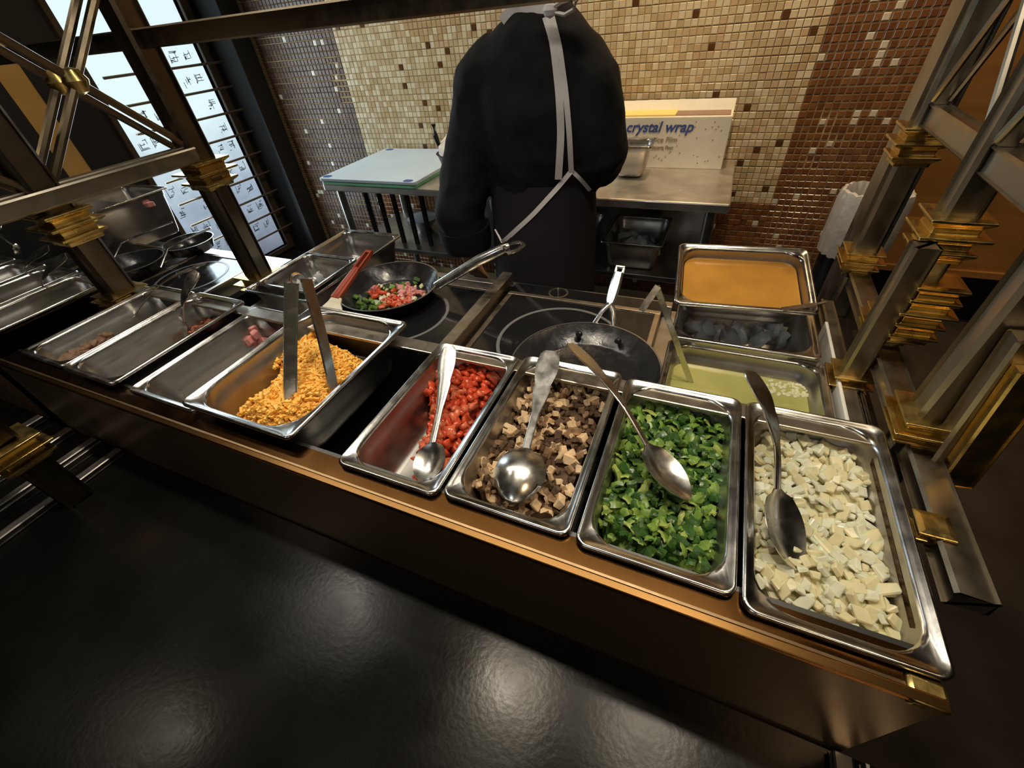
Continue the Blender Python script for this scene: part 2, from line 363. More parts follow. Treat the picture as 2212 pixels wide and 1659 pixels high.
# glyph prints on the pane
gl = MB(); rg = random.Random(11)
def glyph(cy_, cz_, s_):
    st = 0.0030
    for k in range(rg.randint(9, 14)):
        a = rg.uniform(-s_, s_); b = rg.uniform(-s_, s_)
        if rg.random() < 0.5: gl.box((LX - 0.029, cy_ + min(a, b), cz_ + a), (LX - 0.0285, cy_ + max(a, b) + 0.006, cz_ + a + st))
        else: gl.box((LX - 0.029, cy_ + a, cz_ + min(a, b)), (LX - 0.0285, cy_ + a + st, cz_ + max(a, b) + 0.006))
rodz = [Z(-0.08 - 0.122 * k) for k in range(9)]
for k in range(9):
    for c in range(7):
        yy = 1.60 + c * 0.085
        zz = rodz[k] + 0.055
        if rg.random() < (0.9 if k > 2 or c > 3 else 0.25) and zz < 1.5: glyph(yy + rg.uniform(-.01, .01), zz + rg.uniform(-.012, .012), 0.026)
gl.build('glyph_print', M['ink'], win, smooth=False)
# lattice of rods in front of the window, tied to a rope at its right
lat = thing('window_lattice', (LX + 0.06, 1.9, 0.9), 'tall lattice of thin bronze rods across the bright patterned window', 'lattice')
for k in range(9):
    zz = Z(-0.08 - 0.122 * k)
    MB().tube([(LX + 0.05, 1.56, zz), (LX + 0.05, 2.32, zz)], 0.0065, 8).build('rod', M['rod'], lat)
mb = MB(); pts = []
for k in range(60):
    z = Z(0.16 - k * 0.0225); pts.append((LX + 0.05 + 0.004 * math.sin(k * 0.9), 2.30 + 0.006 * math.sin(k * 0.55), z))
mb.tube(pts, 0.006, 6); mb.build('rope', M['rope'], lat)
for k in range(9): MB().lathe([(0, -0.011), (0.009, -0.007), (0.011, 0), (0.009, 0.007), (0, 0.011)], (LX + 0.05, 2.305, Z(-0.08 - 0.122 * k)), 10).build('knot', M['rope'], lat)

# right side: steel upright at the mosaic's end, amber wood wall behind, black wall below
o = MB().box((0.400, 1.24, 0.0), (0.418, 1.50, 2.8)).build('steel_upright', M['dullsteel'], smooth=False, bevel=0.002)
tag(o, 'tall grey steel upright panel right of the brown mosaic', 'panel')
o = MB().box((PX1, WALLY - 0.02, 0), (PX1 + 0.08, WALLY + 0.12, 2.8)).build('trim_3', M['blackwall'], smooth=False); tag(o, kind='structure')
o = MB().box((0.66, 2.62, Z(-1.14)), (3.6, 2.70, 2.8)).build('wall_right', M['wood'], smooth=False); tag(o, kind='structure')
o = MB().box((0.66, 2.60, Z(-1.165)), (3.6, 2.62, Z(-1.135))).build('trim_4', M['wood'], smooth=False); tag(o, kind='structure')
o = MB().box((0.66, 2.72, 0), (3.6, 2.80, Z(-1.14))).build('baseboard_right', M['blackwall'], smooth=False); tag(o, kind='structure')
o = MB().box((3.5, -3.6, 0), (3.6, 4.2, 2.8)).build('wall_far_right', M['blackwall'], smooth=False); tag(o, kind='structure')
o = MB().box((-5, -3.7, 0), (3.6, -3.6, 2.8)).build('wall_front', M['blackwall'], smooth=False); tag(o, kind='structure')

# ================================================================== SERVING COUNTER
FY = 0.217
def counter(name, x0, x1, label, slots=True):
    t = thing(name, ((x0 + x1) / 2, 0.4, 0), label, 'counter')
    ztop = Z(-0.50)
    MB().box((x0, FY, STONE - 0.02), (x1, FY + 0.012, ztop)).build('fascia_panel', M['fascia'], t, smooth=False)
    mb = MB(); mb.bar((x0, FY + 0.002, ztop + 0.001), (x1, FY + 0.002, ztop + 0.001), 0.010, 0.008); mb.build('edge_bead', M['bead'], t)
    MB().box((x0, FY, ztop - 0.006), (x1, 0.262, ztop - 0.001)).build('front_ledge', M['fascia_top'], t, smooth=False)
    mb = MB(); mb.box((x0, 0.262, DECK), (x1, 0.268, ztop - 0.001)); mb.box((x0, 0.558, DECK), (x1, 0.564, ztop))
    mb.box((x0, 0.268, DECK + 0.03), (x1, 0.558, DECK + 0.036)); mb.build('cold_well', M['wellsteel'], t, smooth=False)
    MB().box((x0, 0.538, ztop - 0.003), (x1, 0.572, ztop + 0.004)).build('rear_ledge', M['hob_frame'], t, smooth=False, bevel=0.002)
    for xa in (x0, x1 - 0.006): MB().box((xa, FY + 0.012, DECK), (xa + 0.006, 0.537, ztop - 0.007)).build('end_panel', M['fascia_top'], t, smooth=False)
    MB().box((x0, 0.565, DECK - 0.02), (x1, 1.17, DECK)).build('cooking_deck', M['dullsteel'], t, smooth=False)
    MB().box((x0 + 0.02, 0.40, 0.0), (x1 - 0.02, 1.12, DECK - 0.02)).build('cabinet_body', M['dark'], t, smooth=False)
    return t
cm = counter('serving_counter', -1.425, 0.292, 'long bronze fronted omelette counter with cold well holding the topping pans')
MB().box((0.262, FY - 0.004, Z(-0.512)), (0.295, FY + 0.022, Z(-0.496))).build('brass_corner', M['brass'], cm, bevel=0.005)
counter('serving_counter', -2.88, -1.575, 'second counter past the left frame, holding a row of dim steel pans')
# black stone ledge in front
st = MB().box((-2.88, -1.3, STONE - 0.04), (2.2, FY, STONE)).build('stone_ledge', M['stone'], smooth=False, bevel=0.003)
tag(st, 'polished black stone guest ledge in front of the bronze counter', 'ledge')

# ================================================================== PANS
def rr(cx, cy, w, d, r, z, n=7, dz=None):
    out = []
    for (sx, sy, a0) in ((1, 1, 0), (-1, 1, PI / 2), (-1, -1, PI), (1, -1, 3 * PI / 2)):
        for k in range(n):
            a = a0 + (PI / 2) * k / (n - 1)
            zz = z + (dz * math.sin(PI * k / (n - 1)) if dz else 0)
            out.append(Vector((cx + sx * (w / 2 - r) + r * math.cos(a), cy + sy * (d / 2 - r) + r * math.sin(a), zz)))
    return out
def gn_pan(name, label, cx, cy, z, w=0.180, d=0.325, depth=0.10, group='steel food pans', tilt=None, corner=0.040, parts=True, m_out=None, m_in=None):
    """steel food pan; z = height of the rim crest"""
    t = thing(name, (cx, cy, z), label, 'pan', group)
    fl = 0.0125
    iw, idd = w - 2 * fl, d - 2 * fl
    prof = [rr(0, 0, w, d, 0.014, -0.006), rr(0, 0, w, d, 0.014, -0.002), rr(0, 0, w - 0.003, d - 0.003, 0.014, 0.0), rr(0, 0, w - 0.008, d - 0.008, 0.013, 0.0003),
            rr(0, 0, w - 0.013, d - 0.013, 0.018, -0.0022, dz=-0.0020), rr(0, 0, iw + 0.003, idd + 0.003, corner * 0.92, -0.0022, dz=-0.0012),
            rr(0, 0, iw, idd, corner, -0.0035), rr(0, 0, iw - 0.003, idd - 0.003, corner, -0.008)]
    inner = []
    tp = 0.010 * depth / 0.1
    step = [(0.0, -0.008), (0.001, -0.026), (0.0035, -0.029), (0.0035 + tp * 0.5, -depth * 0.6), (0.0035 + tp, -depth + 0.015), (0.0035 + tp + 0.004, -depth + 0.005), (0.0035 + tp + 0.014, -depth)]
    for (ins, zz) in step[1:]:
        inner.append(rr(0, 0, iw - 0.003 - 2 * ins, idd - 0.003 - 2 * ins, max(0.012, corner - ins * 0.5), zz))
    mb = MB(); mb.rings(prof, cap0=False, cap1=False)
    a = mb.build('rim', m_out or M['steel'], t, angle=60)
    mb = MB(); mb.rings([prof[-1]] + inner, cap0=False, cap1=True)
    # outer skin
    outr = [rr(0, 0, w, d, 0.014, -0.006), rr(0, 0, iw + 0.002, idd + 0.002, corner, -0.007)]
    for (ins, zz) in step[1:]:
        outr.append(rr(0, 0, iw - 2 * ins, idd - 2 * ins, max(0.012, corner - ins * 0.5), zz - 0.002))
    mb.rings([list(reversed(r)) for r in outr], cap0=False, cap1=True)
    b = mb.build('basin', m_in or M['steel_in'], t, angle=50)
    for q in (a, b): q.matrix_parent_inverse = Matrix.Identity(4)
    if tilt: t.rotation_euler = tilt
    return t
# (parts are modelled about the pan's own origin)
YC = 0.412; RZ = Z(-0.490)
PANS = {}
PANS['onion'] = gn_pan('food_pan', 'narrow steel pan of diced white onion at the right end of the row', 0.211, YC - 0.006, RZ, 0.180, 0.335)
PANS['pepper'] = gn_pan('food_pan', 'narrow steel pan of chopped green pepper left of the onions', 0.025, YC - 0.001, RZ, 0.182, 0.325)
PANS['mush'] = gn_pan('food_pan', 'narrow steel pan of chopped mushrooms between tomatoes and green peppers', -0.166, YC + 0.006, RZ, 0.184, 0.33)
PANS['tom'] = gn_pan('food_pan', 'narrow steel pan of chopped tomatoes beside the empty slot', -0.353, YC - 0.002, RZ, 0.178, 0.325)
PANS['cheese'] = gn_pan('food_pan', 'wide steel pan of shredded cheddar with tongs, resting over its neighbour', -0.663, YC + 0.010, Z(-0.472), 0.266, 0.345, 0.10, corner=0.060)
PANS['ham'] = gn_pan('food_pan', 'steel pan with a little diced ham, half under the cheese pan', -0.884, YC + 0.004, Z(-0.496), 0.200, 0.325)
PANS['bacon'] = gn_pan('food_pan', 'nearly empty steel pan with bacon bits and an upright spoon', -1.100, YC, Z(-0.484), 0.182, 0.33, corner=0.036)
PANS['sausage'] = gn_pan('food_pan', 'steel pan of browned sausage slices at the left end of the row', -1.300, YC + 0.006, Z(-0.492), 0.180, 0.33, corner=0.036)
for k, cx in enumerate((-1.655, -1.842, -2.03, -2.22)):
    PANS['L%d' % k] = gn_pan('food_pan', ['dim steel pan of pale onions nearest the left frame', 'second dim steel pan on the left counter, spoon standing in it',
        'third dim steel pan on the left counter, half behind the frame', 'farthest dim steel pan in the left counter row'][k], cx, 0.415, Z(-0.49), 0.178, 0.325, group='steel food pans on the left counter')
# back row
PANS['clear'] = gn_pan('food_pan', 'steel pan of clear yellow oil behind the green peppers and onions', 0.130, 0.688, Z(-0.555), 0.290, 0.235, 0.10, corner=0.035)
PANS['icer'] = gn_pan('food_pan', 'deep steel pan of ice and crumpled film under the orange egg pan', 0.124, 0.945, Z(-0.535), 0.274, 0.325, 0.15, corner=0.045)
PANS['egg'] = gn_pan('food_pan', 'steel pan of orange beaten egg stacked on the ice pan', 0.103, 0.945, Z(-0.462), 0.268, 0.205, 0.065, corner=0.034, tilt=(0.22, 0, 0.10))
PANS['icebig'] = gn_pan('food_pan', 'long shallow steel pan behind, holding the smaller ice pan', -1.185, 1.02, Z(-0.600), 0.275, 0.51, 0.10, corner=0.035)
PANS['icesmall'] = gn_pan('food_pan', 'smaller steel pan of ice set into the long pan', -1.180, 0.915, Z(-0.588), 0.235, 0.24, 0.085, corner=0.03)

# ------------------------------------------------------------------ food
def chunk_mesh(name, m, sx, sy, sz, jit=0.25, seed=0, bev=0.12, extra=0):
    r = random.Random(seed); bm = bmesh.new(); bmesh.ops.create_cube(bm, size=1.0)
    if extra: bmesh.ops.subdivide_edges(bm, edges=bm.edges[:], cuts=extra, use_grid_fill=True)
    for v in bm.verts:
        k = 1 + (0.0 if not extra else -0.18 * (v.co.length - 0.5))
        v.co = Vector((v.co.x * sx * k, v.co.y * sy * k, v.co.z * sz * k)) + Vector((r.uniform(-1, 1) * sx, r.uniform(-1, 1) * sy, r.uniform(-1, 1) * sz)) * jit * 0.5
    if bev: bmesh.ops.bevel(bm, geom=bm.edges[:] if not extra else [], offset=bev * min(sx, sy, sz), segments=1, affect='EDGES') if not extra else None
    me = bpy.data.meshes.new(name); bm.to_mesh(me); bm.free()
    ms = m if isinstance(m, list) else [m]
    for q in ms: me.materials.append(q)
    if extra: me.polygons.foreach_set('use_smooth', [True] * len(me.polygons))
    return me
def petal_mesh(name, m, L, W, T, curl, seed=0):
    """curved strip like a pepper slice: skin outside, flesh inside"""
    r = random.Random(seed); nx_, ny_ = 6, 3; vs = []; fs = []
    for side in (0, 1):
        for i in range(nx_ + 1):
            for j in range(ny_ + 1):
                u = i / nx_ - 0.5; v = j / ny_ - 0.5
                wv = W * (1 - 0.22 * (abs(u) * 2) ** 3)
                z = -curl * (u * 2) ** 2 - curl * 0.5 * (v * 2) ** 2 + (T if side else 0)
                vs.append((u * L + r.uniform(-1, 1) * L * 0.07, v * wv + r.uniform(-1, 1) * W * 0.13, z + r.uniform(-1, 1) * T * 0.4))
    n1 = (nx_ + 1) * (ny_ + 1)
    for i in range(nx_):
        for j in range(ny_):
            a = i * (ny_ + 1) + j; q = (a, a + ny_ + 1, a + ny_ + 2, a + 1)
            fs.append(tuple(reversed(q))); fs.append(tuple(x + n1 for x in q))
    top = len(fs)
    for i in range(nx_):
        for j in (0, ny_):
            a = i * (ny_ + 1) + j; b = a + ny_ + 1; fs.append((a, b, b + n1, a + n1))
    for j in range(ny_):
        for i in (0, nx_):
            a = i * (ny_ + 1) + j; fs.append((a, a + 1, a + 1 + n1, a + n1))
    me = bpy.data.meshes.new(name); me.from_pydata(vs, [], fs)
    ms = m if isinstance(m, list) else [m]
    for q in ms: me.materials.append(q)
    if len(ms) > 1:
        for k, p in enumerate(me.polygons): p.material_index = (0 if (k < top and k % 2 == 1) else 1)
    me.polygons.foreach_set('use_smooth', [True] * len(me.polygons)); me.set_sharp_from_angle(angle=0.45)
    return me
def scatter(pan, n, meshes, name, label, cat, group, hf, sc=(0.8, 1.2), seed=1, region=None, mind=0.0075, flat=0.6, weights=None, layers=1):
    """place n pieces on the height field hf(u,v) (metres above the pan floor), u across, v front to back"""
    p = PANS[pan]; cx, cy, cz = p.location; r = random.Random(seed); got = []; tries = 0
    W_, D_, DP = pan_dims[pan]
    while len(got) < n and tries < n * 60:
        tries += 1
        u, v = r.random(), r.random(); h = hf(u, v)
        if h is None: continue
        taper = 0.010 * (1 - h / DP) * DP / 0.1
        x = cx + (u - 0.5) * (W_ - 0.034 - 2 * taper); y = cy + (v - 0.5) * (D_ - 0.036 - 2 * taper)
        z = cz - DP + h + r.uniform(-0.004, 0.002)
        if any((x - a) ** 2 + (y - b) ** 2 + ((z - c) * 0.8) ** 2 < mind * mind for a, b, c in got): continue
        got.append((x, y, z))
        me = r.choices(meshes, weights)[0]
        ob = bpy.data.objects.new(name, me); COL.objects.link(ob)
        k = r.uniform(*sc); ob.location = (x, y, z + 0.003)
        ob.rotation_euler = (r.uniform(-flat, flat) * 1.2, r.uniform(-flat, flat) * 1.2, r.uniform(0, 6.28)); ob.scale = (k, k, k)
        tag(ob, label, cat, group)
    return got
def mound(pan, hf, m, name, label, cat, drop=0.005, n=26, mtl=None):
    p = PANS[pan]; cx, cy, cz = p.location; W_, D_, DP = pan_dims[pan]; mb = MB(); vs = []; fs = []; okk = []
    for i in range(n + 1):
        for j in range(n + 1):
            u, v = i / n, j / n; h = hf(u, v); okk.append(h is not None); h = 0.0015 if h is None else max(0.0015, h - drop)
            taper = 0.010 * (1 - h / DP) * DP / 0.1 + 0.0005
            vs.append((cx + (u - 0.5) * (W_ - 0.038 - 2 * taper), cy + (v - 0.5) * (D_ - 0.038 - 2 * taper), cz - DP + h + 0.003 * noise.noise(Vector((u * 12, v * 20, 0.5)))))
    for i in range(n):
        for j in range(n):
            a = i * (n + 1) + j
            if okk[a] or okk[a + 1] or okk[a + n + 1] or okk[a + n + 2]: fs.append((a, a + n + 1, a + n + 2, a + 1))
    mb.add(vs, fs); ob = mb.build(name, m); tag(ob, label, cat, kind='stuff'); return ob
pan_dims = {'onion': (0.180, 0.335, 0.10), 'pepper': (0.182, 0.325, 0.10), 'mush': (0.184, 0.33, 0.10), 'tom': (0.178, 0.325, 0.10),
            'cheese': (0.266, 0.345, 0.10), 'ham': (0.20, 0.325, 0.10), 'bacon': (0.182, 0.33, 0.10), 'sausage': (0.18, 0.33, 0.10),
            'L0': (0.178, 0.325, 0.10), 'L1': (0.178, 0.325, 0.10)}
# each heap is bounded on its own surface; heights fall off towards its loose edge
def heap(pan, outline, zt, fall, wid=.02, seed=0):
    poly = [P(a, b, z=zt - fall * .35) for a, b in outline]; poly = [(v.x, v.y) for v in poly]; p = PANS[pan]; W_, D_, DP = pan_dims[pan]
    def hf(u, v):
        x = p.location.x + (u - .5) * (W_ - .034); y = p.location.y + (v - .5) * (D_ - .036); ins = False; dm = 9.0; n = len(poly)
        for k in range(n):
            x1, y1 = poly[k]; x2, y2 = poly[(k + 1) % n]
            if (y1 > y) != (y2 > y) and x < (x2 - x1) * (y - y1) / (y2 - y1) + x1: ins = not ins
            L2 = (x2 - x1) ** 2 + (y2 - y1) ** 2; t_ = max(0, min(1, ((x - x1) * (x2 - x1) + (y - y1) * (y2 - y1)) / L2)); dm = min(dm, math.hypot(x - x1 - t_ * (x2 - x1), y - y1 - t_ * (y2 - y1)))
        if not ins: return None
        wall = min(u * W_, (1 - u) * W_, v * D_, (1 - v) * D_)
        k = max(0, 1 - dm / wid)
        if wall < .012: k *= .35
        z = Z(zt) - fall * k * k + .007 * noise.noise(Vector((x * 28 + seed, y * 28, 0)))
        return max(.004, z - (p.location.z - DP))
    return hf
h_on = heap('onion', [(1635, 925), (1690, 915), (1735, 918), (1800, 950), (1880, 985), (1900, 1040), (1905, 1105), (1885, 1135), (1900, 1165), (1935, 1160), (1955, 1250), (1960, 1310), (1955, 1430), (1850, 1410), (1740, 1360), (1640, 1300), (1590, 1180)], -.528, .045)
ON = [chunk_mesh('onion_dice', M[m], a, b, c, 0.42, s, bev=.2) for s, (m, a, b, c) in enumerate([('onion', .012, .011, .006), ('onion2', .013, .009, .005), ('onion', .010, .010, .007), ('onion2', .012, .012, .004), ('onion', .016, .010, .006), ('onion2', .009, .008, .006)])]
scatter('onion', 300, ON, 'onion_dice', 'small translucent white dice of raw onion in the right end pan', 'onion', 'diced onions in the right end pan', h_on, (0.85, 1.4), 5, mind=0.0083)
mound('onion', h_on, M['onion'], 'onion_heap', 'packed diced onion filling the lower right end pan', 'onion', n=44)
h_pep = heap('pepper', [(1340, 845), (1400, 850), (1450, 855), (1540, 880), (1585, 920), (1580, 1050), (1575, 1130), (1545, 1160), (1540, 1250), (1500, 1250), (1400, 1215), (1330, 1180), (1265, 1140), (1265, 1080)], -.524, .045)
PE = [petal_mesh('pepper_piece', [M[a], M[b]], L, W, .0025, c, s) for s, (a, b, L, W, c) in enumerate([('pep2', 'pep3', .020, .014, .003), ('pep1', 'pep2', .018, .015, .004), ('pep3', 'pep3', .028, .010, .003), ('pep1', 'pep1', .017, .014, .003), ('pep2', 'pep2', .016, .016, .005), ('pep2', 'pep1', .022, .012, .006)])]
scatter('pepper', 290, PE, 'pepper_piece', 'small chopped piece of green pepper in the pepper pan', 'pepper', 'chopped peppers in their pan', h_pep, (0.65, 1.1), 6, mind=0.0088, flat=0.8, weights=[3, 5, 1.0, 6, 2, 4])
mound('pepper', h_pep, M['pep1'], 'pepper_heap', 'packed chopped green pepper filling the lower pepper pan', 'pepper', 0.006, n=40)
h_mu = heap('mush', [(1130, 815), (1200, 805), (1260, 825), (1315, 850), (1310, 900), (1285, 1000), (1240, 1130), (1170, 1135), (1100, 1110), (1020, 1065), (1040, 1010), (1065, 960), (1085, 900), (1105, 850)], -.526, .045)
MU = [chunk_mesh('mushroom_piece', M['mush1'], .013, .011, .009, .35, 1), chunk_mesh('mushroom_piece', M['mush1'], .019, .009, .007, .35, 2), chunk_mesh('mushroom_piece', M['mush2'], .013, .009, .006, .5, 3),
      petal_mesh('mushroom_piece', [M['mush3'], M['mush1']], .024, .010, .006, .005, 4), chunk_mesh('mushroom_piece', M['mush3'], .012, .011, .007, .4, 5), chunk_mesh('mushroom_piece', M['mush1'], .011, .011, .010, .3, 6), chunk_mesh('mushroom_piece', M['mush2'], .016, .006, .006, .5, 8)]
scatter('mush', 290, MU, 'mushroom_piece', 'small chopped chunk of brown mushroom in the mushroom pan', 'mushroom', 'chopped mushrooms in their pan', h_mu, (0.7, 1.2), 8, mind=0.0080, flat=0.9, weights=[3, 3, 5, 3, 4, 3, 4])
mound('mush', h_mu, M['mush2'], 'mushroom_heap', 'dark packed mushroom pieces in the bottom of the mushroom pan', 'mushroom', 0.006, n=40)
h_to = heap('tom', [(1000, 762), (1100, 775), (1100, 790), (1075, 850), (1020, 930), (985, 990), (960, 1050), (880, 1045), (885, 1000), (905, 960), (925, 900), (920, 850), (945, 800)], -.530, .055, .03)
TO = [chunk_mesh('tomato_piece', M[m], a, b, c, .35, s, extra=1) for s, (m, a, b, c) in enumerate([('tom1', .020, .016, .012), ('tom2', .018, .014, .010), ('tom1', .024, .014, .010), ('tom1', .016, .014, .012), ('tom2', .022, .017, .009)])]
scatter('tom', 170, TO, 'tomato_piece', 'wet chopped chunk of red tomato in the tomato pan', 'tomato', 'chopped tomatoes in their pan', h_to, (0.65, 1.05), 9, mind=0.0085, flat=0.8)
mound('tom', h_to, M['tom3'], 'tomato_juice', 'dark red tomato juice and pulp in the pan bottom', 'tomato', 0.006, n=40)
for k, (a_, z_) in enumerate((((808, 1005), -.585), ((1040, 775), -.505), ((1056, 790), -.507))):
    ob = bpy.data.objects.new('tomato_piece', TO[1]); COL.objects.link(ob); ob.location = P(*a_, z=z_); ob.scale = (.6, .6, .9)
    tag(ob, 'small pale tomato scrap lying apart from the heap', 'tomato', 'stray tomato scraps')
h_ch = heap('cheese', [(650, 725), (700, 728), (780, 765), (790, 790), (740, 850), (680, 905), (600, 925), (540, 905), (485, 890), (520, 870), (560, 850), (585, 820), (600, 790), (625, 760)], -.510, .05, .045)
def shreds():
    cx, cy, cz = PANS['cheese'].location; W_, D_, DP = pan_dims['cheese']; r = random.Random(12); mb = MB(); cnt = 0
    while cnt < 2500:
        u, v = r.random(), r.random(); h = h_ch(u, v)
        if h is None: continue
        x = cx + (u - 0.5) * (W_ - 0.040); y = cy + (v - 0.5) * (D_ - 0.040); z = cz - DP + h + r.uniform(-0.007, 0.004)
        L = r.uniform(0.008, 0.018); a = r.uniform(0, PI); e = r.uniform(-0.5, 0.5); tw = r.uniform(.0019, .0027)
        m = Matrix.Translation((x, y, z)) @ Matrix.Rotation(a, 4, 'Z') @ Matrix.Rotation(e, 4, 'Y')
        mb.cur = 0 if r.random() < 0.62 else 1
        bz = r.uniform(-0.002, 0.002); rings = []
        for q in (-1, 0, 1):
            rings.append([m @ Vector((q * L / 2, i * tw, j * tw + (bz if q == 0 else 0))) for i, j in ((-1, -1), (1, -1), (1, 1), (-1, 1))])
        mb.rings(rings); cnt += 1
    ob = mb.build('shredded_cheese', [M['cheese1'], M['cheese2']], smooth=False)
    tag(ob, 'heap of orange shredded cheddar in the wide pan', 'cheese', kind='stuff')
shreds()
mound('cheese', h_ch, M['cheese1'], 'cheese_bed', 'packed cheddar under the loose shreds in the wide pan', 'cheese', 0.007, n=40)
# ham, bacon, sausage
HA = [chunk_mesh('ham_cube', M['ham'], .019, .018, .016, .25, s) for s in range(3)]
for k, (px, py, z) in enumerate([(545, 712, -.532), (530, 726, -.540), (552, 722, -.534), (540, 736, -.546), (562, 716, -.548), (548, 730, -.556), (560, 728, -.558), (535, 742, -.566), (550, 745, -.568), (577, 710, -.552), (570, 738, -.565), (585, 722, -.565)]):
    ob = bpy.data.objects.new('ham_cube', HA[k % 3]); COL.objects.link(ob); ob.location = P(px, py, z=z); ob.rotation_euler = (k * .4, k * .7, k)
    tag(ob, 'pink cube of cooked ham in the pan beside the cheese', 'ham', 'ham cubes')
BA = [petal_mesh('bacon_piece', M['bacon'], .022, .009, .003, .004, 3), chunk_mesh('bacon_piece', M['bacon'], .014, .007, .005, .5, 5)]
scatter('bacon', 55, BA, 'bacon_piece', 'crumbled brown bacon bit at the back of its pan', 'bacon', 'bacon bits', heap('bacon', [(415, 680), (440, 662), (495, 672), (488, 700), (440, 735), (400, 745)], -.545, .03), (0.6, 1.1), 21, mind=0.0065, flat=0.8)
SA = [petal_mesh('sausage_slice', M['sausage'], .034, .028, .006, .004, 3), chunk_mesh('sausage_slice', M['sausage'], .026, .020, .012, .35, 5, extra=1)]
scatter('sausage', 26, SA, 'sausage_slice', 'browned slice of sausage in the left end pan', 'sausage', 'sausage slices', heap('sausage', [(100, 775), (140, 745), (215, 715), (250, 715), (200, 765), (150, 800)], -.542, .02), (0.7, 1.05), 23, mind=0.013, flat=0.5)
scatter('L0', 60, ON, 'onion_dice', 'pale onion dice in the dim pan nearest the left frame', 'onion', 'diced onions on the left counter', lambda u, v: 0.03 * u + 0.02 if v > 0.45 else None, (0.9, 1.5), 31, mind=0.010)

# liquids
def liquid(pan, dims, depth_to, m, name, label, cat, rot=None):
    cx, cy, cz = PANS[pan].location; w_, d_, dp = dims
    ins = 0.0155 + 0.010 * (abs(depth_to) / 0.1)
    ob = MB().rings([rr(0, 0, w_ - 2 * ins - .006, d_ - 2 * ins - .006, 0.03, -.006), rr(0, 0, w_ - 2 * ins, d_ - 2 * ins, 0.03, -0.001), rr(0, 0, w_ - 2 * ins - .002, d_ - 2 * ins - .002, 0.029, 0)]).build(name, m, smooth=False)
    if rot:
        ob.rotation_euler = rot; ob.location = Vector((cx, cy, cz)) + Matrix.Rotation(rot[2], 3, 'Z') @ Matrix.Rotation(rot[0], 3, 'X') @ Vector((0, 0, depth_to))
    else: ob.location = (cx, cy, cz + depth_to)
    return tag(ob, label, cat)
liquid('egg', (0.268, 0.205, 0.065), -0.026, M['broth'], 'beaten_egg', 'smooth orange beaten egg in the stacked steel pan', 'egg', (0.22, 0, 0.10))
liquid('clear', (0.290, 0.235, 0.10), -0.045, M['oil'], 'cooking_oil', 'pool of clear yellow oil in the pan behind the peppers', 'oil')
fm = MB()
for k in range(70):
    a = R_.uniform(0, 2 * PI); r0 = R_.uniform(0, 1) ** .5
    c = P(1700 + 55 * r0 * math.cos(a), 842 + 17 * r0 * math.sin(a) + 10 * r0 * math.cos(a), z=-0.600); c.z = Z(-0.600) + .0005
    fm.lathe([(0.0, 0.0032), (0.0030, 0.0018), (0.004, 0)], c, 8)
tag(fm.build('foam_patch', M['foam']), 'pale bubbly foam floating on the yellow oil', 'foam', kind='stuff')
# ice and crumpled film
IC = [chunk_mesh('ice_chunk', M['ice'], .034, .028, .018, .5, s, extra=1) for s in range(3)]
def ice(pts, lab, grp, z, s=1.0):
    for k, (px, py) in enumerate(pts):
        ob = bpy.data.objects.new('ice_chunk', IC[k % 3]); COL.objects.link(ob); ob.location = P(px, py, z=z - 0.008 * (k % 3)); ob.rotation_euler = (k * 1.1, k * .6, k * 2.1); ob.scale = (s,) * 3
        tag(ob, lab, 'ice', grp)
ice([(1500, 705), (1525, 712), (1550, 720), (1585, 712), (1600, 725), (1625, 712), (1650, 722), (1670, 712), (1690, 728), (1640, 735), (1575, 732), (1520, 728)], 'glassy ice chunk in the deep pan under the orange egg', 'ice under the egg pan', -0.60, 1.15)
ice([(615, 600), (640, 605), (665, 595), (690, 600), (650, 620), (625, 620), (700, 585), (720, 578), (670, 612), (610, 585)], 'glassy ice chunk in the small pan left of the red spatula', 'ice in the left pan', -0.655, 1.0)

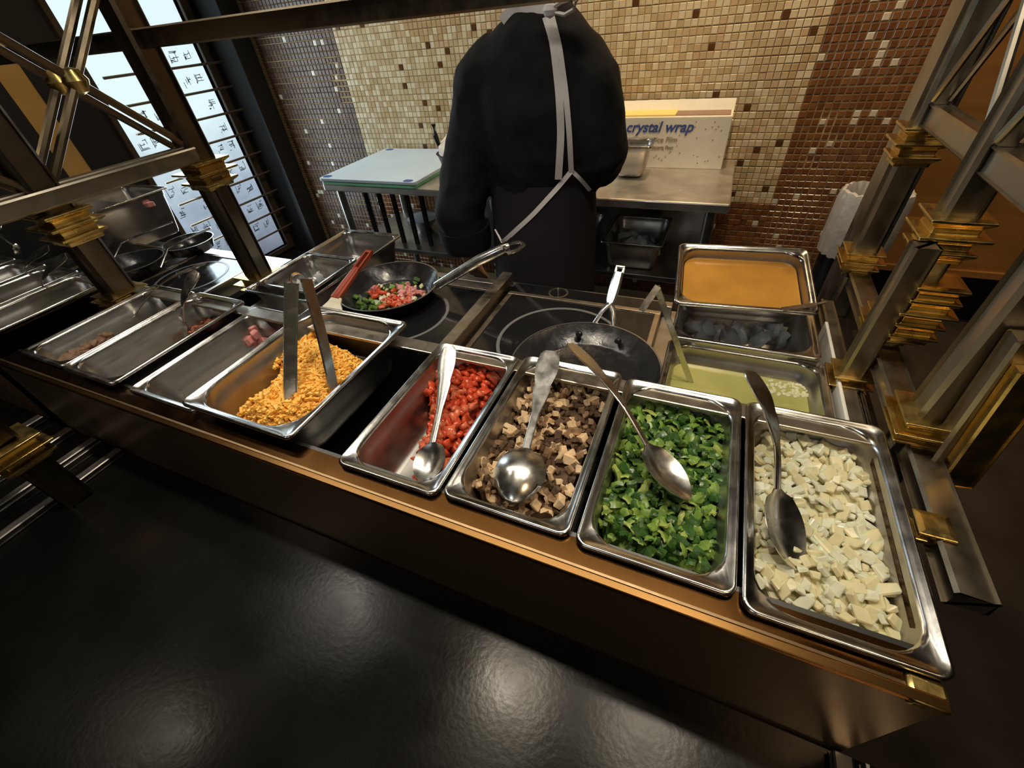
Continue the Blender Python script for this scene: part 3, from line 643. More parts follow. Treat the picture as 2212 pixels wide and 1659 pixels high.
# ------------------------------------------------------------------ spoons
def spoon(label, a, b, name='serving_spoon', up=Vector((0, 0, 1)), flip=1, hw=0.0125, nw=0.0042, bl=0.085, bw=0.031, bd=0.013, arch=0.02, m=None, group='serving spoons'):
    """a = handle end, b = tip of the bowl"""
    a, b = Vector(a), Vector(b); L = (b - a).length; ex = (b - a).normalized(); ey = up.cross(ex).normalized(); ez = ex.cross(ey)
    t = thing(name, a, label, 'spoon', group)
    hl = L - bl; vs = []; N = 26; prof = []
    for i in range(N + 1):
        s_ = i / N
        if s_ < 0.42: wd = hw * (0.72 + 0.38 * math.sin(PI * min(1, s_ / 0.42 + .1))) if s_ > 0.02 else hw * 0.62
        else: wd = hw * 0.8 + (nw - hw * 0.8) * min(1, (s_ - 0.42) / 0.25)
        z = arch * math.sin(PI * s_) 
        prof.append((s_ * hl, wd, z))
    def strip(prof, th, dome):
        rings = []
        for (x, wd, z) in prof:
            r = []
            for j in range(9):
                v = -1 + j / 4; r.append(a + ex * x + ey * v * wd + ez * (z + dome * (1 - v * v) + (0.0006 if abs(v) > .7 and abs(v) < .9 else 0)))
            for j in range(8, -1, -1):
                v = -1 + j / 4; r.append(a + ex * x + ey * v * wd * 0.98 + ez * (z - th + dome * (1 - v * v)))
            rings.append(r)
        return rings
    MB().rings(strip(prof, 0.002, 0.001)).build('handle', m or M['cutlery'], t, angle=50)
    rings = []; NB = 16
    for i in range(NB + 1):
        s_ = i / NB; x = hl - 0.002 + s_ * bl
        wd = max(nw * (1 - s_ * 6), bw * math.sin(PI * min(1, 0.06 + s_ * 0.94)) ** 0.62) if s_ < 1 else 0.003
        if s_ < 0.12: wd = nw + (wd - nw) * (s_ / 0.12) ** 1.2
        dp = bd * math.sin(PI * s_) ** 0.8 if 0 < s_ < 1 else 0; r = []
        for j in range(11):
            v = -1 + j / 5; r.append(a + ex * x + ey * v * wd + ez * (-flip * dp * (1 - v * v)))
        for j in range(10, -1, -1):
            v = -1 + j / 5; r.append(a + ex * x + ey * v * wd * 0.99 + ez * (-flip * dp * (1 - v * v) - 0.0016))
        rings.append(r)
    MB().rings(rings).build('bowl', m or M['cutlery'], t, angle=60)
    return t
spoon('steel serving spoon lying bowl up in the tomato pan', P(968, 748, z=-0.462), P(918, 1048, z=-0.520), up=Vector((-.28, -.1, 1)), bl=0.072, bw=0.029, hw=0.017, nw=.0062, arch=-0.006, bd=.010)
spoon('steel serving spoon lying bowl down on the mushrooms', P(1190, 758, z=-0.462), P(1105, 1092, z=-0.505), bl=0.092, bw=0.038, flip=-1, hw=0.0185, nw=.0062, bd=.016, arch=-0.004)
vu = ray(1400, 900).normalized()
spoon('steel serving spoon sunk sideways in the green peppers', P(1232, 742, z=-0.425), P(1492, 1082, z=-0.497), up=Vector((0.75, -.25, 0.6)), bl=0.092, bw=0.032, hw=0.013, nw=.0052, arch=0.012)
spoon('steel serving spoon standing with its bowl buried in the onions', P(1622, 802, z=-0.400), P(1722, 1235, z=-0.520), up=Vector((0.62, -.2, 0.75)), bl=0.095, bw=0.036, hw=0.017, nw=.0056, arch=0.014)
spoon('steel serving spoon reaching back from the sausage pan', P(445, 568, z=-0.40), P(262, 700, z=-0.56), bl=0.07, bw=0.026, hw=0.0135, arch=0.02)
spoon('steel serving spoon leaning upright out of the bacon pan', P(425, 586, z=-0.41), P(386, 738, z=-0.57), up=Vector((0.1, -0.8, .6)), bl=0.06, bw=0.018, hw=0.0155, arch=0.016)
spoon('dim serving spoon in the left counter onions, under the frame', P(142, 552, z=-0.41), P(80, 662, z=-0.56), up=Vector((0.3, -0.6, .7)), bl=0.065, bw=0.022, group='spoons on the left counter')
spoon('dim serving spoon in the second left counter pan', P(105, 535, z=-0.41), P(42, 620, z=-0.56), up=Vector((0.3, -0.6, .7)), bl=0.065, bw=0.022, group='spoons on the left counter')
spoon('bright handled serving spoon at the far left photo edge', P(3, 488, z=-0.42), P(40, 548, z=-0.54), up=Vector((-0.3, -0.6, .7)), bl=0.05, bw=0.022, group='spoons on the left counter')

# tongs in the cheese
ROT1, ROT2 = 1.1, 0.7
def tongs():
    base = P(650, 600, z=-0.335)
    t = thing('tongs', base, 'steel spring tongs standing in the shredded cheese', 'tongs')
    apex = P(640, 594, z=-0.33); p1 = P(627, 870, z=-0.515); p2 = P(722, 838, z=-0.515)
    axis = (p2 - p1).normalized(); fwd = axis.cross((apex - p1).normalized()).normalized()
    def arm(top, bot, w0, w1, bow, rot):
        n = 14; rings = []
        d = (bot - top)
        side = Matrix.Rotation(rot, 3, d.normalized()) @ fwd; axis = d.normalized().cross(side); axis = axis if axis.dot(p2 - p1) > 0 else -axis
        for i in range(n + 1):
            s_ = i / n; c = top + d * s_ + axis * bow * math.sin(PI * s_); w_ = w0 + (w1 - w0) * s_
            th = 0.0012; ed = 0.0045
            out = axis * (1 if bow > 0 else -1)
            r = [c + side * (-w_) - out * ed, c + side * (-w_), c + side * w_, c + side * w_ - out * ed, c + side * (w_ - .0014) - out * ed, c + side * (w_ - .0014) - out * th, c + side * (-w_ + .0014) - out * th, c + side * (-w_ + .0014) - out * ed]
            rings.append(r)
        return MB().rings(rings)
    L1 = apex + axis * -0.014 + Vector((0, 0, -0.012)); L2 = apex + axis * 0.014 + Vector((0, 0, -0.012))
    arm(L1, p1, 0.0125, 0.0115, -0.004, ROT1).build('arm', M['cutlery'], t, smooth=False)
    arm(L2, p2, 0.0125, 0.0105, 0.004, ROT2).build('arm', M['cutlery'], t, smooth=False)
    rings = []
    for k in range(13):
        a = PI * k / 12; c = apex + Vector((0, 0, -0.012)) + axis * -0.014 * math.cos(a) + Vector((0, 0, 1)) * 0.016 * math.sin(a)
        nrm = (axis * -math.cos(a) + Vector((0, 0, 1)) * math.sin(a))
        rings.append([c - fwd * 0.0115, c + fwd * 0.0115, c + fwd * 0.0115 - nrm * 0.0012, c - fwd * 0.0115 - nrm * 0.0012])
    MB().rings(rings).build('spring_bow', M['cutlery'], t, angle=60)
    for (p, sgn) in ((p1, 1), (p2, -1)):
        mb = MB()
        rings = []
        for k in range(6):
            s_ = k / 5; c = p + Vector((0, 0, -0.022 * s_)) + axis * sgn * 0.012 * s_ * s_; w_ = 0.0095 - 0.002 * s_
            rings.append([c - fwd * w_, c + fwd * w_, c + fwd * w_ + axis * sgn * .0014, c - fwd * w_ + axis * sgn * .0014])
        mb.rings(rings).build('gripping_tip', M['cutlery'], t)
tongs()

# ladle handle hooked over the oil pan
def ladle():
    t = thing('ladle', P(1490, 820, z=-0.58), 'steel ladle with hooked flat handle standing in the yellow oil', 'ladle')
    a = P(1492, 826, z=-0.600); b = P(1400, 622, z=-0.40); c = P(1432, 625, z=-0.40)
    top = P(1418, 618, z=-0.385)
    MB().bar(a, top, 0.011, 0.003, up=Vector((0, -1, 0.3))).build('handle', M['cutlery'], t, smooth=False)
    e = P(1385, 672, z=-0.42)
    MB().bar(top + Vector((0.003, 0, 0)), e, 0.012, 0.0025, up=Vector((0, -1, 0.3))).build('hook', M['cutlery'], t, smooth=False)
    MB().lathe([(0, -0.030), (0.02, -0.026), (0.032, -0.012), (0.035, 0), (0.033, 0), (0.030, -0.012), (0.018, -0.024), (0, -0.028)], a + Vector((0.03, 0, -0.005)), 24).build('bowl', M['cutlery'], t)
ladle()
# thin flat scraper lying on the egg pan corner
t = thing('scraper', P(1740, 662, z=-0.486), 'thin steel scraper resting on the egg pan right corner', 'scraper')
MB().bar(P(1690, 668, z=-0.483), P(1762, 658, z=-0.478), 0.012, 0.002).build('blade', M['cutlery'], t, smooth=False)
MB().bar(P(1762, 658, z=-0.478), P(1784, 652, z=-0.476), 0.007, 0.003).build('tip', M['cutlery'], t, smooth=False)

# ================================================================== HOBS
def hob(x0, x1, y0, y1, label, knob=True, ringr=0.15):
    t = thing('induction_hob', ((x0 + x1) / 2, (y0 + y1) / 2, DECK), label, 'hob', 'induction hobs')
    zt = DECK + 0.04
    MB().box((x0, y0, DECK), (x1, y1, zt - 0.004)).build('housing', M['dullsteel'], t, smooth=False)
    mb = MB(); e = 0.016
    for a, b in (((x0, y0), (x1, y0 + e)), ((x0, y1 - e), (x1, y1)), ((x0, y0 + e), (x0 + e, y1 - e)), ((x1 - e, y0 + e), (x1, y1 - e))):
        mb.box((a[0], a[1], zt - 0.004), (b[0], b[1], zt + 0.003))
    mb.build('metal_frame', M['hob_frame'], t, smooth=False, bevel=0.0015)
    MB().box((x0 + e, y0 + e, zt - 0.004), (x1 - e, y1 - e, zt)).build('glass_top', M['glass_hob'], t, smooth=False)
    cx, cy = (x0 + x1) / 2, (y0 + y1) / 2
    MB().lathe([(ringr - 0.005, 0.0), (ringr - 0.005, 0.0008), (ringr + 0.004, 0.0008), (ringr + 0.004, 0.0)], (cx, cy, zt), 64).build('ring_marking', M['hob_ring'], t, smooth=False)
    if knob:
        MB().box((x0, y1 + 0.002, zt - 0.008), (x1, y1 + 0.055, zt + 0.001)).build('control_strip', M['glass_hob'], t, smooth=False)
        MB().lathe([(0.026, 0), (0.026, 0.001), (0.031, 0.001), (0.031, 0)], (x0 + 0.155, y1 + 0.028, zt + 0.001), 28).build('knob_ring', M['hob_frame'], t)
        MB().lathe([(0.0045, 0), (0.0045, 0.018), (0, 0.019)], (x0 + 0.155, y1 + 0.028, zt + 0.001), 12).build('knob', M['cutlery'], t)
    return zt
HZ = hob(-0.525, -0.055, 0.66, 1.09, 'black glass induction hob under the empty frying pan', ringr=0.165)
hob(-1.03, -0.58, 0.66, 1.09, 'black glass induction hob under the vegetable frying pan', knob=False, ringr=0.15)
hob(-1.98, -1.60, 0.70, 1.06, 'glossy induction hob reflecting the bright window', knob=False, ringr=0.13)
hob(-2.46, -2.04, 0.70, 1.06, 'induction hob under the two left frying pans', knob=False, ringr=0.14)
# raised steel divider between the hobs
o = MB().box((-0.572, 0.60, DECK), (-0.535, 1.15, DECK + 0.075)).build('hob_divider', M['hob_frame'], smooth=False, bevel=0.003); tag(o, 'raised steel strip between the two front hobs', 'divider')
o = MB().box((-1.41, 1.14, DECK), (-0.03, 1.17, DECK + 0.03)).build('deck_upstand', M['dullsteel'], smooth=False, bevel=0.002); tag(o, 'low steel upstand along the kitchen edge of the deck', 'upstand')

# ------------------------------------------------------------------ frying pans
def frypan(label, c, r, h, handle_pts, hr=0.011, fork=None, loop=True, group='frying pans', m_h=None, flat=0.55):
    """c = centre of the base underside; handle_pts world points outward from the wall"""
    t = thing('frying_pan', c, label, 'frying pan', group)
    rb = r * 0.72
    MB().lathe([(0, 0), (rb, 0), (rb + 0.012, 0.006), (r - 0.004, h - 0.003), (r, h), (r - 0.003, h), (rb + 0.008, 0.010), (rb - 0.004, 0.0045), (0, 0.004)], c, 72).build('body', M['panblack'], t, angle=50)
    MB().lathe([(r - 0.002, h - 0.0015), (r + 0.0018, h - 0.0005), (r + 0.0016, h + 0.0014), (r - 0.0025, h + 0.0014)], c, 72).build('rolled_rim', M['panrim'], t)
    if handle_pts:
        mb = MB(); mb.tube(handle_pts, hr, 12, flat=flat); mb.build('handle', m_h or M['cutlery'], t, angle=50)
    return t
# pan 1: empty, dark, forked handle towards the cook
def fit_circle(pp, z):
    pts = [P(a, b, z=z) for a, b in pp]; (x1, y1, _), (x2, y2, _), (x3, y3, _) = pts
    d = 2 * (x1 * (y2 - y3) + x2 * (y3 - y1) + x3 * (y1 - y2))
    ux = ((x1 ** 2 + y1 ** 2) * (y2 - y3) + (x2 ** 2 + y2 ** 2) * (y3 - y1) + (x3 ** 2 + y3 ** 2) * (y1 - y2)) / d
    uy = ((x1 ** 2 + y1 ** 2) * (x3 - x2) + (x2 ** 2 + y2 ** 2) * (x1 - x3) + (x3 ** 2 + y3 ** 2) * (x2 - x1)) / d
    return Vector((ux, uy)), math.hypot(x1 - ux, y1 - uy)
c2, r2 = fit_circle([(1118, 752), (1262, 697), (1428, 790)], HZ - CAMZ + 0.045)
fp = frypan('empty black frying pan with forked steel handle on the front hob', (c2.x, c2.y, HZ), r2, 0.045, None)
zr = HZ + 0.040
j1 = P(1283, 700, z=zr - CAMZ); j2 = P(1327, 704, z=zr - CAMZ); jj = P(1318, 655, z=-0.585); he = P(1340, 578, z=-0.525)
mb = MB()
mb.tube([j1, (j1 + jj) / 2 + Vector((0, 0, 0.008)), jj], [.008, .007, .010], 10, flat=.5); mb.tube([j2, (j2 + jj) / 2 + Vector((0.003, 0, .008)), jj], [.008, .007, .010], 10, flat=.5)
mb.build('fork', M['cutlery'], fp)
d = (he - jj); sd = d.cross(Vector((0, 0, 1))).normalized(); un = sd.cross(d).normalized(); rings = []
for k in range(9):
    s_ = k / 8 * 0.86; w_ = 0.011 + 0.003 * math.sin(PI * s_) - (0.002 if k == 0 else 0)
    c = jj + d * s_; rings.append([c - sd * w_, c - sd * w_ * .6 + un * .005, c + sd * w_ * .6 + un * .005, c + sd * w_, c + sd * w_ * .6 - un * .005, c - sd * w_ * .6 - un * .005])
MB().rings(rings).build('handle', M['cutlery'], fp, angle=30)
mb = MB(); e0 = jj + d * 0.86; e1 = jj + d * 1.02
mb.bar(e0 - sd * .0095, e1 - sd * .0095, .005, .007, un); mb.bar(e0 + sd * .0095, e1 + sd * .0095, .005, .007, un); mb.bar(e1 - sd * .012, e1 + sd * .012, .005, .007, un)
mb.build('hanging_eye', M['cutlery'], fp, smooth=False)
for (px, py) in ((1251, 722), (1335, 737)):
    q = P(px, py, z=HZ - CAMZ + 0.034); v = Vector((q.x - c2.x, q.y - c2.y, 0)); 
    MB().lathe([(0, 0.009), (0.006, 0.0075), (0.009, 0.002), (0.009, -0.002)], q, 14).build('rivet', M['panblack'], fp)

# pan 2: vegetables
c3, r3 = fit_circle([(742, 660), (850, 567), (944, 612)], HZ - CAMZ + 0.055)
hp = [P(942, 618, z=HZ - CAMZ + .05), P(985, 592, z=-0.585), P(1035, 562, z=-0.545), P(1085, 538, z=-0.51), P(1100, 532, z=-0.505)]
fv = frypan('black frying pan of diced vegetables and ham being cooked', (c3.x, c3.y, HZ), r3, 0.055, hp, [.014, .0165, .017, .015, .012], flat=0.95)
le = [P(1096, 540, z=-.505), P(1088, 535, z=-.503), P(1105, 525, z=-.50), P(1125, 522, z=-.50), P(1131, 530, z=-.50), P(1118, 540, z=-.502), P(1096, 547, z=-.505)]
mb = MB(); mb.tube(le, 0.0075, 8, flat=.7); mb.build('hanging_loop', M['cutlery'], fv)
VG = {'g': [chunk_mesh('pepper_piece', M['pep2'], .016, .014, .006, .4, 41), chunk_mesh('pepper_piece', M['pep1'], .015, .012, .006, .4, 42)],
      't': [chunk_mesh('tomato_piece', M['tom1'], .020, .016, .009, .4, 43, extra=1), chunk_mesh('tomato_piece', M['tom2'], .016, .014, .009, .4, 44, extra=1)],
      'h': [chunk_mesh('ham_cube', M['ham'], .018, .017, .013, .25, 45)], 'o': [ON[0], ON[3]]}
VN = {'g': ('pepper_piece', 'pepper', 'green pepper piece frying in the vegetable pan'), 't': ('tomato_piece', 'tomato', 'tomato piece frying in the vegetable pan'),
      'h': ('ham_cube', 'ham', 'pink ham cube frying in the vegetable pan'), 'o': ('onion_dice', 'onion', 'onion bit frying in the vegetable pan')}
rv = random.Random(5)
def veg(kind, cxp, cyp, sx, sy, n, z=0.010):
    for k in range(n):
        a = rv.uniform(0, 2 * PI); q = rv.random() ** .5
        p = P(cxp + sx * q * math.cos(a), cyp + sy * q * math.sin(a), z=HZ - CAMZ + z + rv.uniform(0, .012))
        if (Vector((p.x, p.y)) - c3).length > r3 * 0.90: continue
        ob = bpy.data.objects.new(VN[kind][0], rv.choice(VG[kind])); COL.objects.link(ob); ob.location = p
        ob.rotation_euler = (rv.uniform(-.7, .7), rv.uniform(-.7, .7), rv.uniform(0, 6)); k_ = rv.uniform(.85, 1.3); ob.scale = (k_,) * 3
        tag(ob, VN[kind][2], VN[kind][1], 'cooking ' + VN[kind][1] + ' in the frying pan')
veg('g', 792, 652, 34, 18, 34); veg('g', 850, 622, 38, 14, 14); veg('t', 832, 655, 28, 12, 14); veg('t', 862, 644, 30, 18, 18); veg('t', 815, 635, 20, 12, 8)
veg('h', 890, 640, 26, 18, 14); veg('h', 870, 620, 22, 10, 6); veg('h', 806, 628, 8, 8, 3); veg('o', 860, 632, 60, 28, 26); veg('g', 905, 606, 18, 12, 5); veg('g', 820, 668, 22, 8, 6)

# red spatula
t = thing('spatula', P(720, 655, z=-0.60), 'red handled spatula with cream blade across the vegetable pan', 'spatula')
a = P(724, 645, z=-0.575); b = P(797, 545, z=-0.515); dr = (b - a); sd = dr.cross(Vector((0, 0, 1))).normalized(); un = sd.cross(dr).normalized()
def slab(pts, w0, th, un, sd):
    rings = []
    for (p, w_) in zip(pts, w0):
        rings.append([p - sd * w_ - un * th / 2, p + sd * w_ - un * th / 2, p + sd * w_ + un * th / 2, p - sd * w_ + un * th / 2])
    return MB().rings(rings)
slab([a, a + dr * .3, a + dr * .62], [.0165, .015, .012], .012, un, sd).build('handle', M['red'], t, smooth=False, bevel=.003)
mb = MB(); q0 = a + dr * .62; q1 = a + dr * 1.0
for sg in (-1, 1): mb.bar(q0 + sd * sg * .0095, q1 + sd * sg * .0095, .007, .012, un)
mb.bar(q1 - sd * .013, q1 + sd * .013, .012, .012, un); mb.bar(q0 - sd * .013, q0 + sd * .013, .012, .013, un)
mb.build('slotted_grip', M['red'], t, smooth=False, bevel=.002)
mb = MB(); mb.bar(a + un * .0065 + dr * .04, a + un * .0065 + dr * .6, .012, .0015, un); mb.build('grip_rib', M['red'], t, smooth=False)
hA = P(735, 650, z=-0.583); 
pts = [P(728, 643, z=-.573), P(722, 655, z=-.583), P(716, 672, z=-.592), P(714, 684, z=-.60)]
sdh = (P(760, 664, z=-.59) - P(684, 652, z=-.59)).normalized(); unh = sdh.cross(pts[-1] - pts[0]).normalized()
slab(pts, [.018, .024, .043, .045], .006, unh, sdh).build('blade', M['cream'], t, smooth=False, bevel=.002)

# left frying pans
pL1 = P(300, 590, z=HZ - CAMZ)
frypan('small black frying pan on the left counter beside the box', (pL1.x, pL1.y, HZ), 0.118, 0.05,
       [P(243, 562, z=-0.60), P(262, 525, z=-.56), P(290, 512, z=-.545), P(372, 480, z=-.52)], .0065, group='frying pans on the left counter')
pL2 = P(385, 562, z=HZ - CAMZ)
frypan('black frying pan half hidden behind the smaller left pan', (pL2.x - .02, pL2.y + .09, HZ), 0.10, 0.045,
       [P(346, 578, z=-0.60), P(362, 538, z=-.56), P(380, 527, z=-.545), P(455, 492, z=-.52)], .007, group='frying pans on the left counter')

# metal box far left (deep container with divider), cooking station beyond
bx = gn_pan('food_container', 'tall steel container with greasy side at the far left', -2.56, 1.10, Z(-0.49), 0.34, 0.42, 0.205, group='left counter containers', corner=0.03)
bx['category'] = 'container'
o = MB().box((-2.70, 1.12, Z(-0.60)), (-2.42, 1.128, Z(-0.505))).build('inner_divider', M['steel_in'], bx, smooth=False)
scr = [P(x, y, z=-.525) for x, y in ((300, 440), (312, 438), (322, 442))]
for p_ in scr:
    ob = bpy.data.objects.new('ham_cube', HA[0]); COL.objects.link(ob); ob.location = p_; ob.scale = (1.6, 1.6, 1.2); tag(ob, 'pink meat scrap in the tall far left container', 'ham', 'meat in the far left container')

# ================================================================== FRAMES WITH BRASS CAPITALS
def capital(parent, x, y, z, s=0.030, h=0.07, n=3, up=1, name='brass_capital'):
    """stacked square scooped mouldings centred at height z"""
    prof = []
    for k in range(n):
        z0 = z - h / 2 + h * k / n; e = s * (1.62 if k == n // 2 else 1.42)
        prof += [(s * 1.05, z0), (s * 1.08, z0 + h / n * .30), (e, z0 + h / n * .62), (e, z0 + h / n * .80), (s * 1.05, z0 + h / n * .86)]
    rings = [[Vector((x + i * r, y + j * r, zz)) for i, j in ((-1, -1), (1, -1), (1, 1), (-1, 1))] for r, zz in prof]
    return MB().rings(rings).build(name, M['brass'], parent, smooth=False, bevel=0.0012)
def post(parent, x, y, z0, z1, s=0.022, m='bronze'):
    return MB().bar((x, y, z0), (x, y, z1), 2 * s, 2 * s, up=Vector((0, 1, 0))).build('post', M[m], parent, smooth=False)
XF = -1.475; TOPZ = 2.35
fl_ = thing('sneeze_guard', (XF, 0.73, DECK), 'dark bronze frame with crossed rods and brass capitals at the left', 'frame')
yb, yf = 0.94, 0.532
post(fl_, XF, yb, DECK, TOPZ, 0.036); post(fl_, XF, yf, Z(-0.56), TOPZ, 0.033)
for sx in (-1, 1): MB().bar((XF + sx * .040, yb - .006, DECK), (XF + sx * .040, yb - .006, Z(-.29)), .012, .04, up=Vector((0, 1, 0))).build('post_facing', M['bronze'], fl_, smooth=False)
capital(fl_, XF, yb, Z(-0.300), .042, .085); capital(fl_, XF, yb, Z(-0.675), .044, .075)
capital(fl_, XF, yf, Z(-0.310), .038, .08); capital(fl_, XF, yf, Z(-0.515), .036, .045)
for zz, nm in ((-0.243, 'rail'),):
    for dx in (-0.024, 0.024): MB().bar((XF + dx, 0.05, Z(zz)), (XF + dx, yb - .02, Z(zz)), .034, .040).build('side_rail', M['bronze_grey'], fl_, smooth=False)
for dx, hub in ((-0.060, (127, 192)), (0.015, (165, 180))):
    x_ = XF + dx; lo = Z(-0.222); hi = Z(0.145)
    for (ya, yb_) in ((yf + .02, yb - .02),):
        MB().tube([(x_, ya, lo), (x_, yb_, hi)], .0105, 8).build('cross_rod', M['bronze'], fl_)
        MB().tube([(x_, ya, hi), (x_, yb_, lo)], .0105, 8).build('cross_rod', M['bronze'], fl_)
        MB().lathe([(0, -.028), (.018, -.022), (.027, 0), (.018, .022), (0, .028)], (x_, (ya + yb_) / 2, (lo + hi) / 2), 16).build('brass_ball', M['brass'], fl_)
        MB().tube([(x_, yf - .02, lo), (x_, yf - .38, hi)], .0095, 8).build('cross_rod', M['bronze'], fl_)
MB().bar((XF - .0, 0.05, Z(0.16)), (XF, yb - .02, Z(0.16)), .05, .03).build('side_rail', M['bronze'], fl_, smooth=False)
MB().bar((-2.86, yb, Z(0.027)), (0.30, yb, Z(0.027)), .03, .042).build('cross_beam', M['bronze'], fl_, smooth=False)
# near stub post on the stone with brass capital
q = P(168, 1075, z=-0.725); 
fs_ = thing('guard_post', (q.x, q.y, STONE), 'near bronze post with brass capital on the stone at the left photo edge', 'post')
qc = P(52, 962, x=q.x - .0)
MB().bar((q.x, q.y, STONE), (q.x, q.y, qc.z), .05, .05, up=Vector((0, 1, 0))).build('post', M['bronze'], fs_, smooth=False)
capital(fs_, q.x, q.y, qc.z, .030, .06); MB().bar((q.x, q.y, qc.z + .03), (q.x, q.y, 2.3), .044, .044, up=Vector((0, 1, 0))).build('upper_post', M['bronze'], fs_, smooth=False)

XR = 0.338
fr_ = thing('sneeze_guard', (XR, 0.8, DECK), 'grey bronze frame of posts and brass capitals at the right end', 'frame')
def hz(px, py, x): return P(px, py, x=x).z
for (yy, cz_, bz) in ((1.10, Z(-0.243), Z(-0.470)), (0.815, Z(-0.300), Z(-0.462)), (0.575, Z(-0.285), Z(-0.470))):
    post(fr_, XR, yy, Z(-0.50), TOPZ, 0.022, 'bronze_grey')
    if yy > .6: capital(fr_, XR, yy, cz_, .026, .07)
    capital(fr_, XR, yy, bz, .025, .05)
capital(fr_, XR + .01, .775, Z(-.405), .0225, .105, 5)
# inner slim post
post(fr_, 0.305, 0.765, Z(-0.56), Z(-0.30), 0.017, 'bronze_grey'); capital(fr_, 0.305, 0.765, Z(-0.555), .021, .045)
for ya, yb_ in ((1.10, .815), (.815, .575), (.575, .20)):
    MB().bar((XR, ya - .02, Z(-0.195)), (XR, yb_ + .02, Z(-0.195)), .030, .036).build('side_rail', M['bronze_grey'], fr_, smooth=False)
    for dx in (-.012, .012):
        MB().tube([(XR + dx, ya - .02, Z(-.172)), (XR + dx, yb_ + .02, Z(.17))], .0055, 8).build('cross_rod', M['bronze_grey'], fr_)
        MB().tube([(XR + dx, ya - .02, Z(.17)), (XR + dx, yb_ + .02, Z(-.172))], .0055, 8).build('cross_rod', M['bronze_grey'], fr_)
MB().bar((XR + .004, 1.12, Z(-0.505)), (XR + .004, 0.335, Z(-0.505)), .040, .030).build('base_rail', M['bronze_grey'], fr_, smooth=False)
MB().bar((0.302, 1.05, Z(-0.565)), (0.302, 0.60, Z(-0.565)), .026, .028).build('base_rail', M['bronze_grey'], fr_, smooth=False)
MB().bar((0.323, 0.86, Z(-0.56)), (0.323, 0.60, Z(-0.56)), .006, .008).build('slim_rail', M['cutlery'], fr_, smooth=False)
MB().lathe([(0, .016), (.010, .013), (.013, 0), (.013, -.01)], (0.323, 0.60, Z(-0.545)), 12).build('brass_ball', M['brass'], fr_)
capital(fr_, 0.322, 0.415, Z(-.50), .011, .03, 2)
mb = MB(); mb.box((0.300, 0.30, 0), (0.36, 1.12, Z(-.60))); mb.build('frame_plinth', M['dark'], fr_, smooth=False)
for yy in (1.08, .575): MB().bar((XR, yy, Z(-.6)), (XR, yy, Z(-.5)), .04, .04, up=Vector((0, 1, 0))).build('post', M['bronze_grey'], fr_, smooth=False)
# outer near brass faced post
fo = thing('guard_post', (0.50, 0.52, 0), 'wide near post with brass edge at the right photo edge', 'post')
a_, b_ = P(2010, 1010, z=-0.53), P(2212, 800, z=-.53)
MB().bar(P(2060, 1040, y=.52), P(2240, 800, y=.52), .034, .02, up=Vector((0, 1, 0))).build('brass_facing', M['brass'], fo, smooth=False)
MB().bar(P(2030, 1010, y=.54), P(2240, 730, y=.54), .04, .03, up=Vector((0, 1, 0))).build('post', M['bronze_grey'], fo, smooth=False)

# tray rails: flat bright bars on the stone, running out from the fascia
def traybars(xs, y0, y1, label):
    t = thing('tray_rail', ((xs[0][0] + xs[-1][0]) / 2, (y0 + y1) / 2, STONE), label, 'rail', 'tray rails')
    for (x_, w_) in xs:
        MB().bar((x_, y0, STONE + .008), (x_, y1, STONE + .008), w_, .016).build('flat_bar', M['dullsteel'], t, smooth=False)
    return t
traybars([(-1.54, .025), (-1.40, .026), (-1.29, .022), (-1.262, .008), (-1.187, .022)], .212, -.30, 'group of flat steel bars on the stone at the left')
traybars([(0.290, .022), (0.314, .005), (0.345, .030)], .212, -.30, 'pair of flat steel bars on the stone at the lower right')

# ================================================================== PREP TABLE
TZ = Z(-0.60); tx0, tx1, ty0, ty1 = -1.90, 0.085, 1.78, 2.39
tb = thing('prep_table', (-0.9, 2.08, 0), 'long stainless prep table against the mosaic wall', 'table')
MB().box((tx0, ty0, TZ - 0.035), (tx1, ty1, TZ)).build('table_top', M['tablesteel'], tb, smooth=False, bevel=.006)
for (x_, y_) in ((tx0 + .06, ty0 + .05), (tx0 + .06, ty1 - .05), (-.92, ty0 + .05), (-.92, ty1 - .05), (tx1 - .06, ty0 + .05), (tx1 - .06, ty1 - .05)):
    MB().tube([(x_, y_, 0.0), (x_, y_, TZ - .035)], .02, 12).build('leg', M['dullsteel'], tb)
MB().box((tx0 + .04, ty0 + .02, Z(-.955)), (tx1 - .04, ty1 - .02, Z(-.93))).build('undershelf', M['dullsteel'], tb, smooth=False, bevel=.003)
for k in range(5):
    x_ = tx0 + .18 + k * .09
    MB().bar((x_, ty0 + .10, Z(-.93)), (x_, ty0 + .10, TZ - .035), .022, .02, up=Vector((0, 1, 0))).build('rack_upright', M['blackplastic'], tb, smooth=False)
MB().box((-1.42, 2.34, Z(-.93)), (.04, 2.35, TZ - .04)).build('shade_panel', M['dullsteel'], tb, smooth=False)  # added dark sheet standing in for shade on the tiles under the table
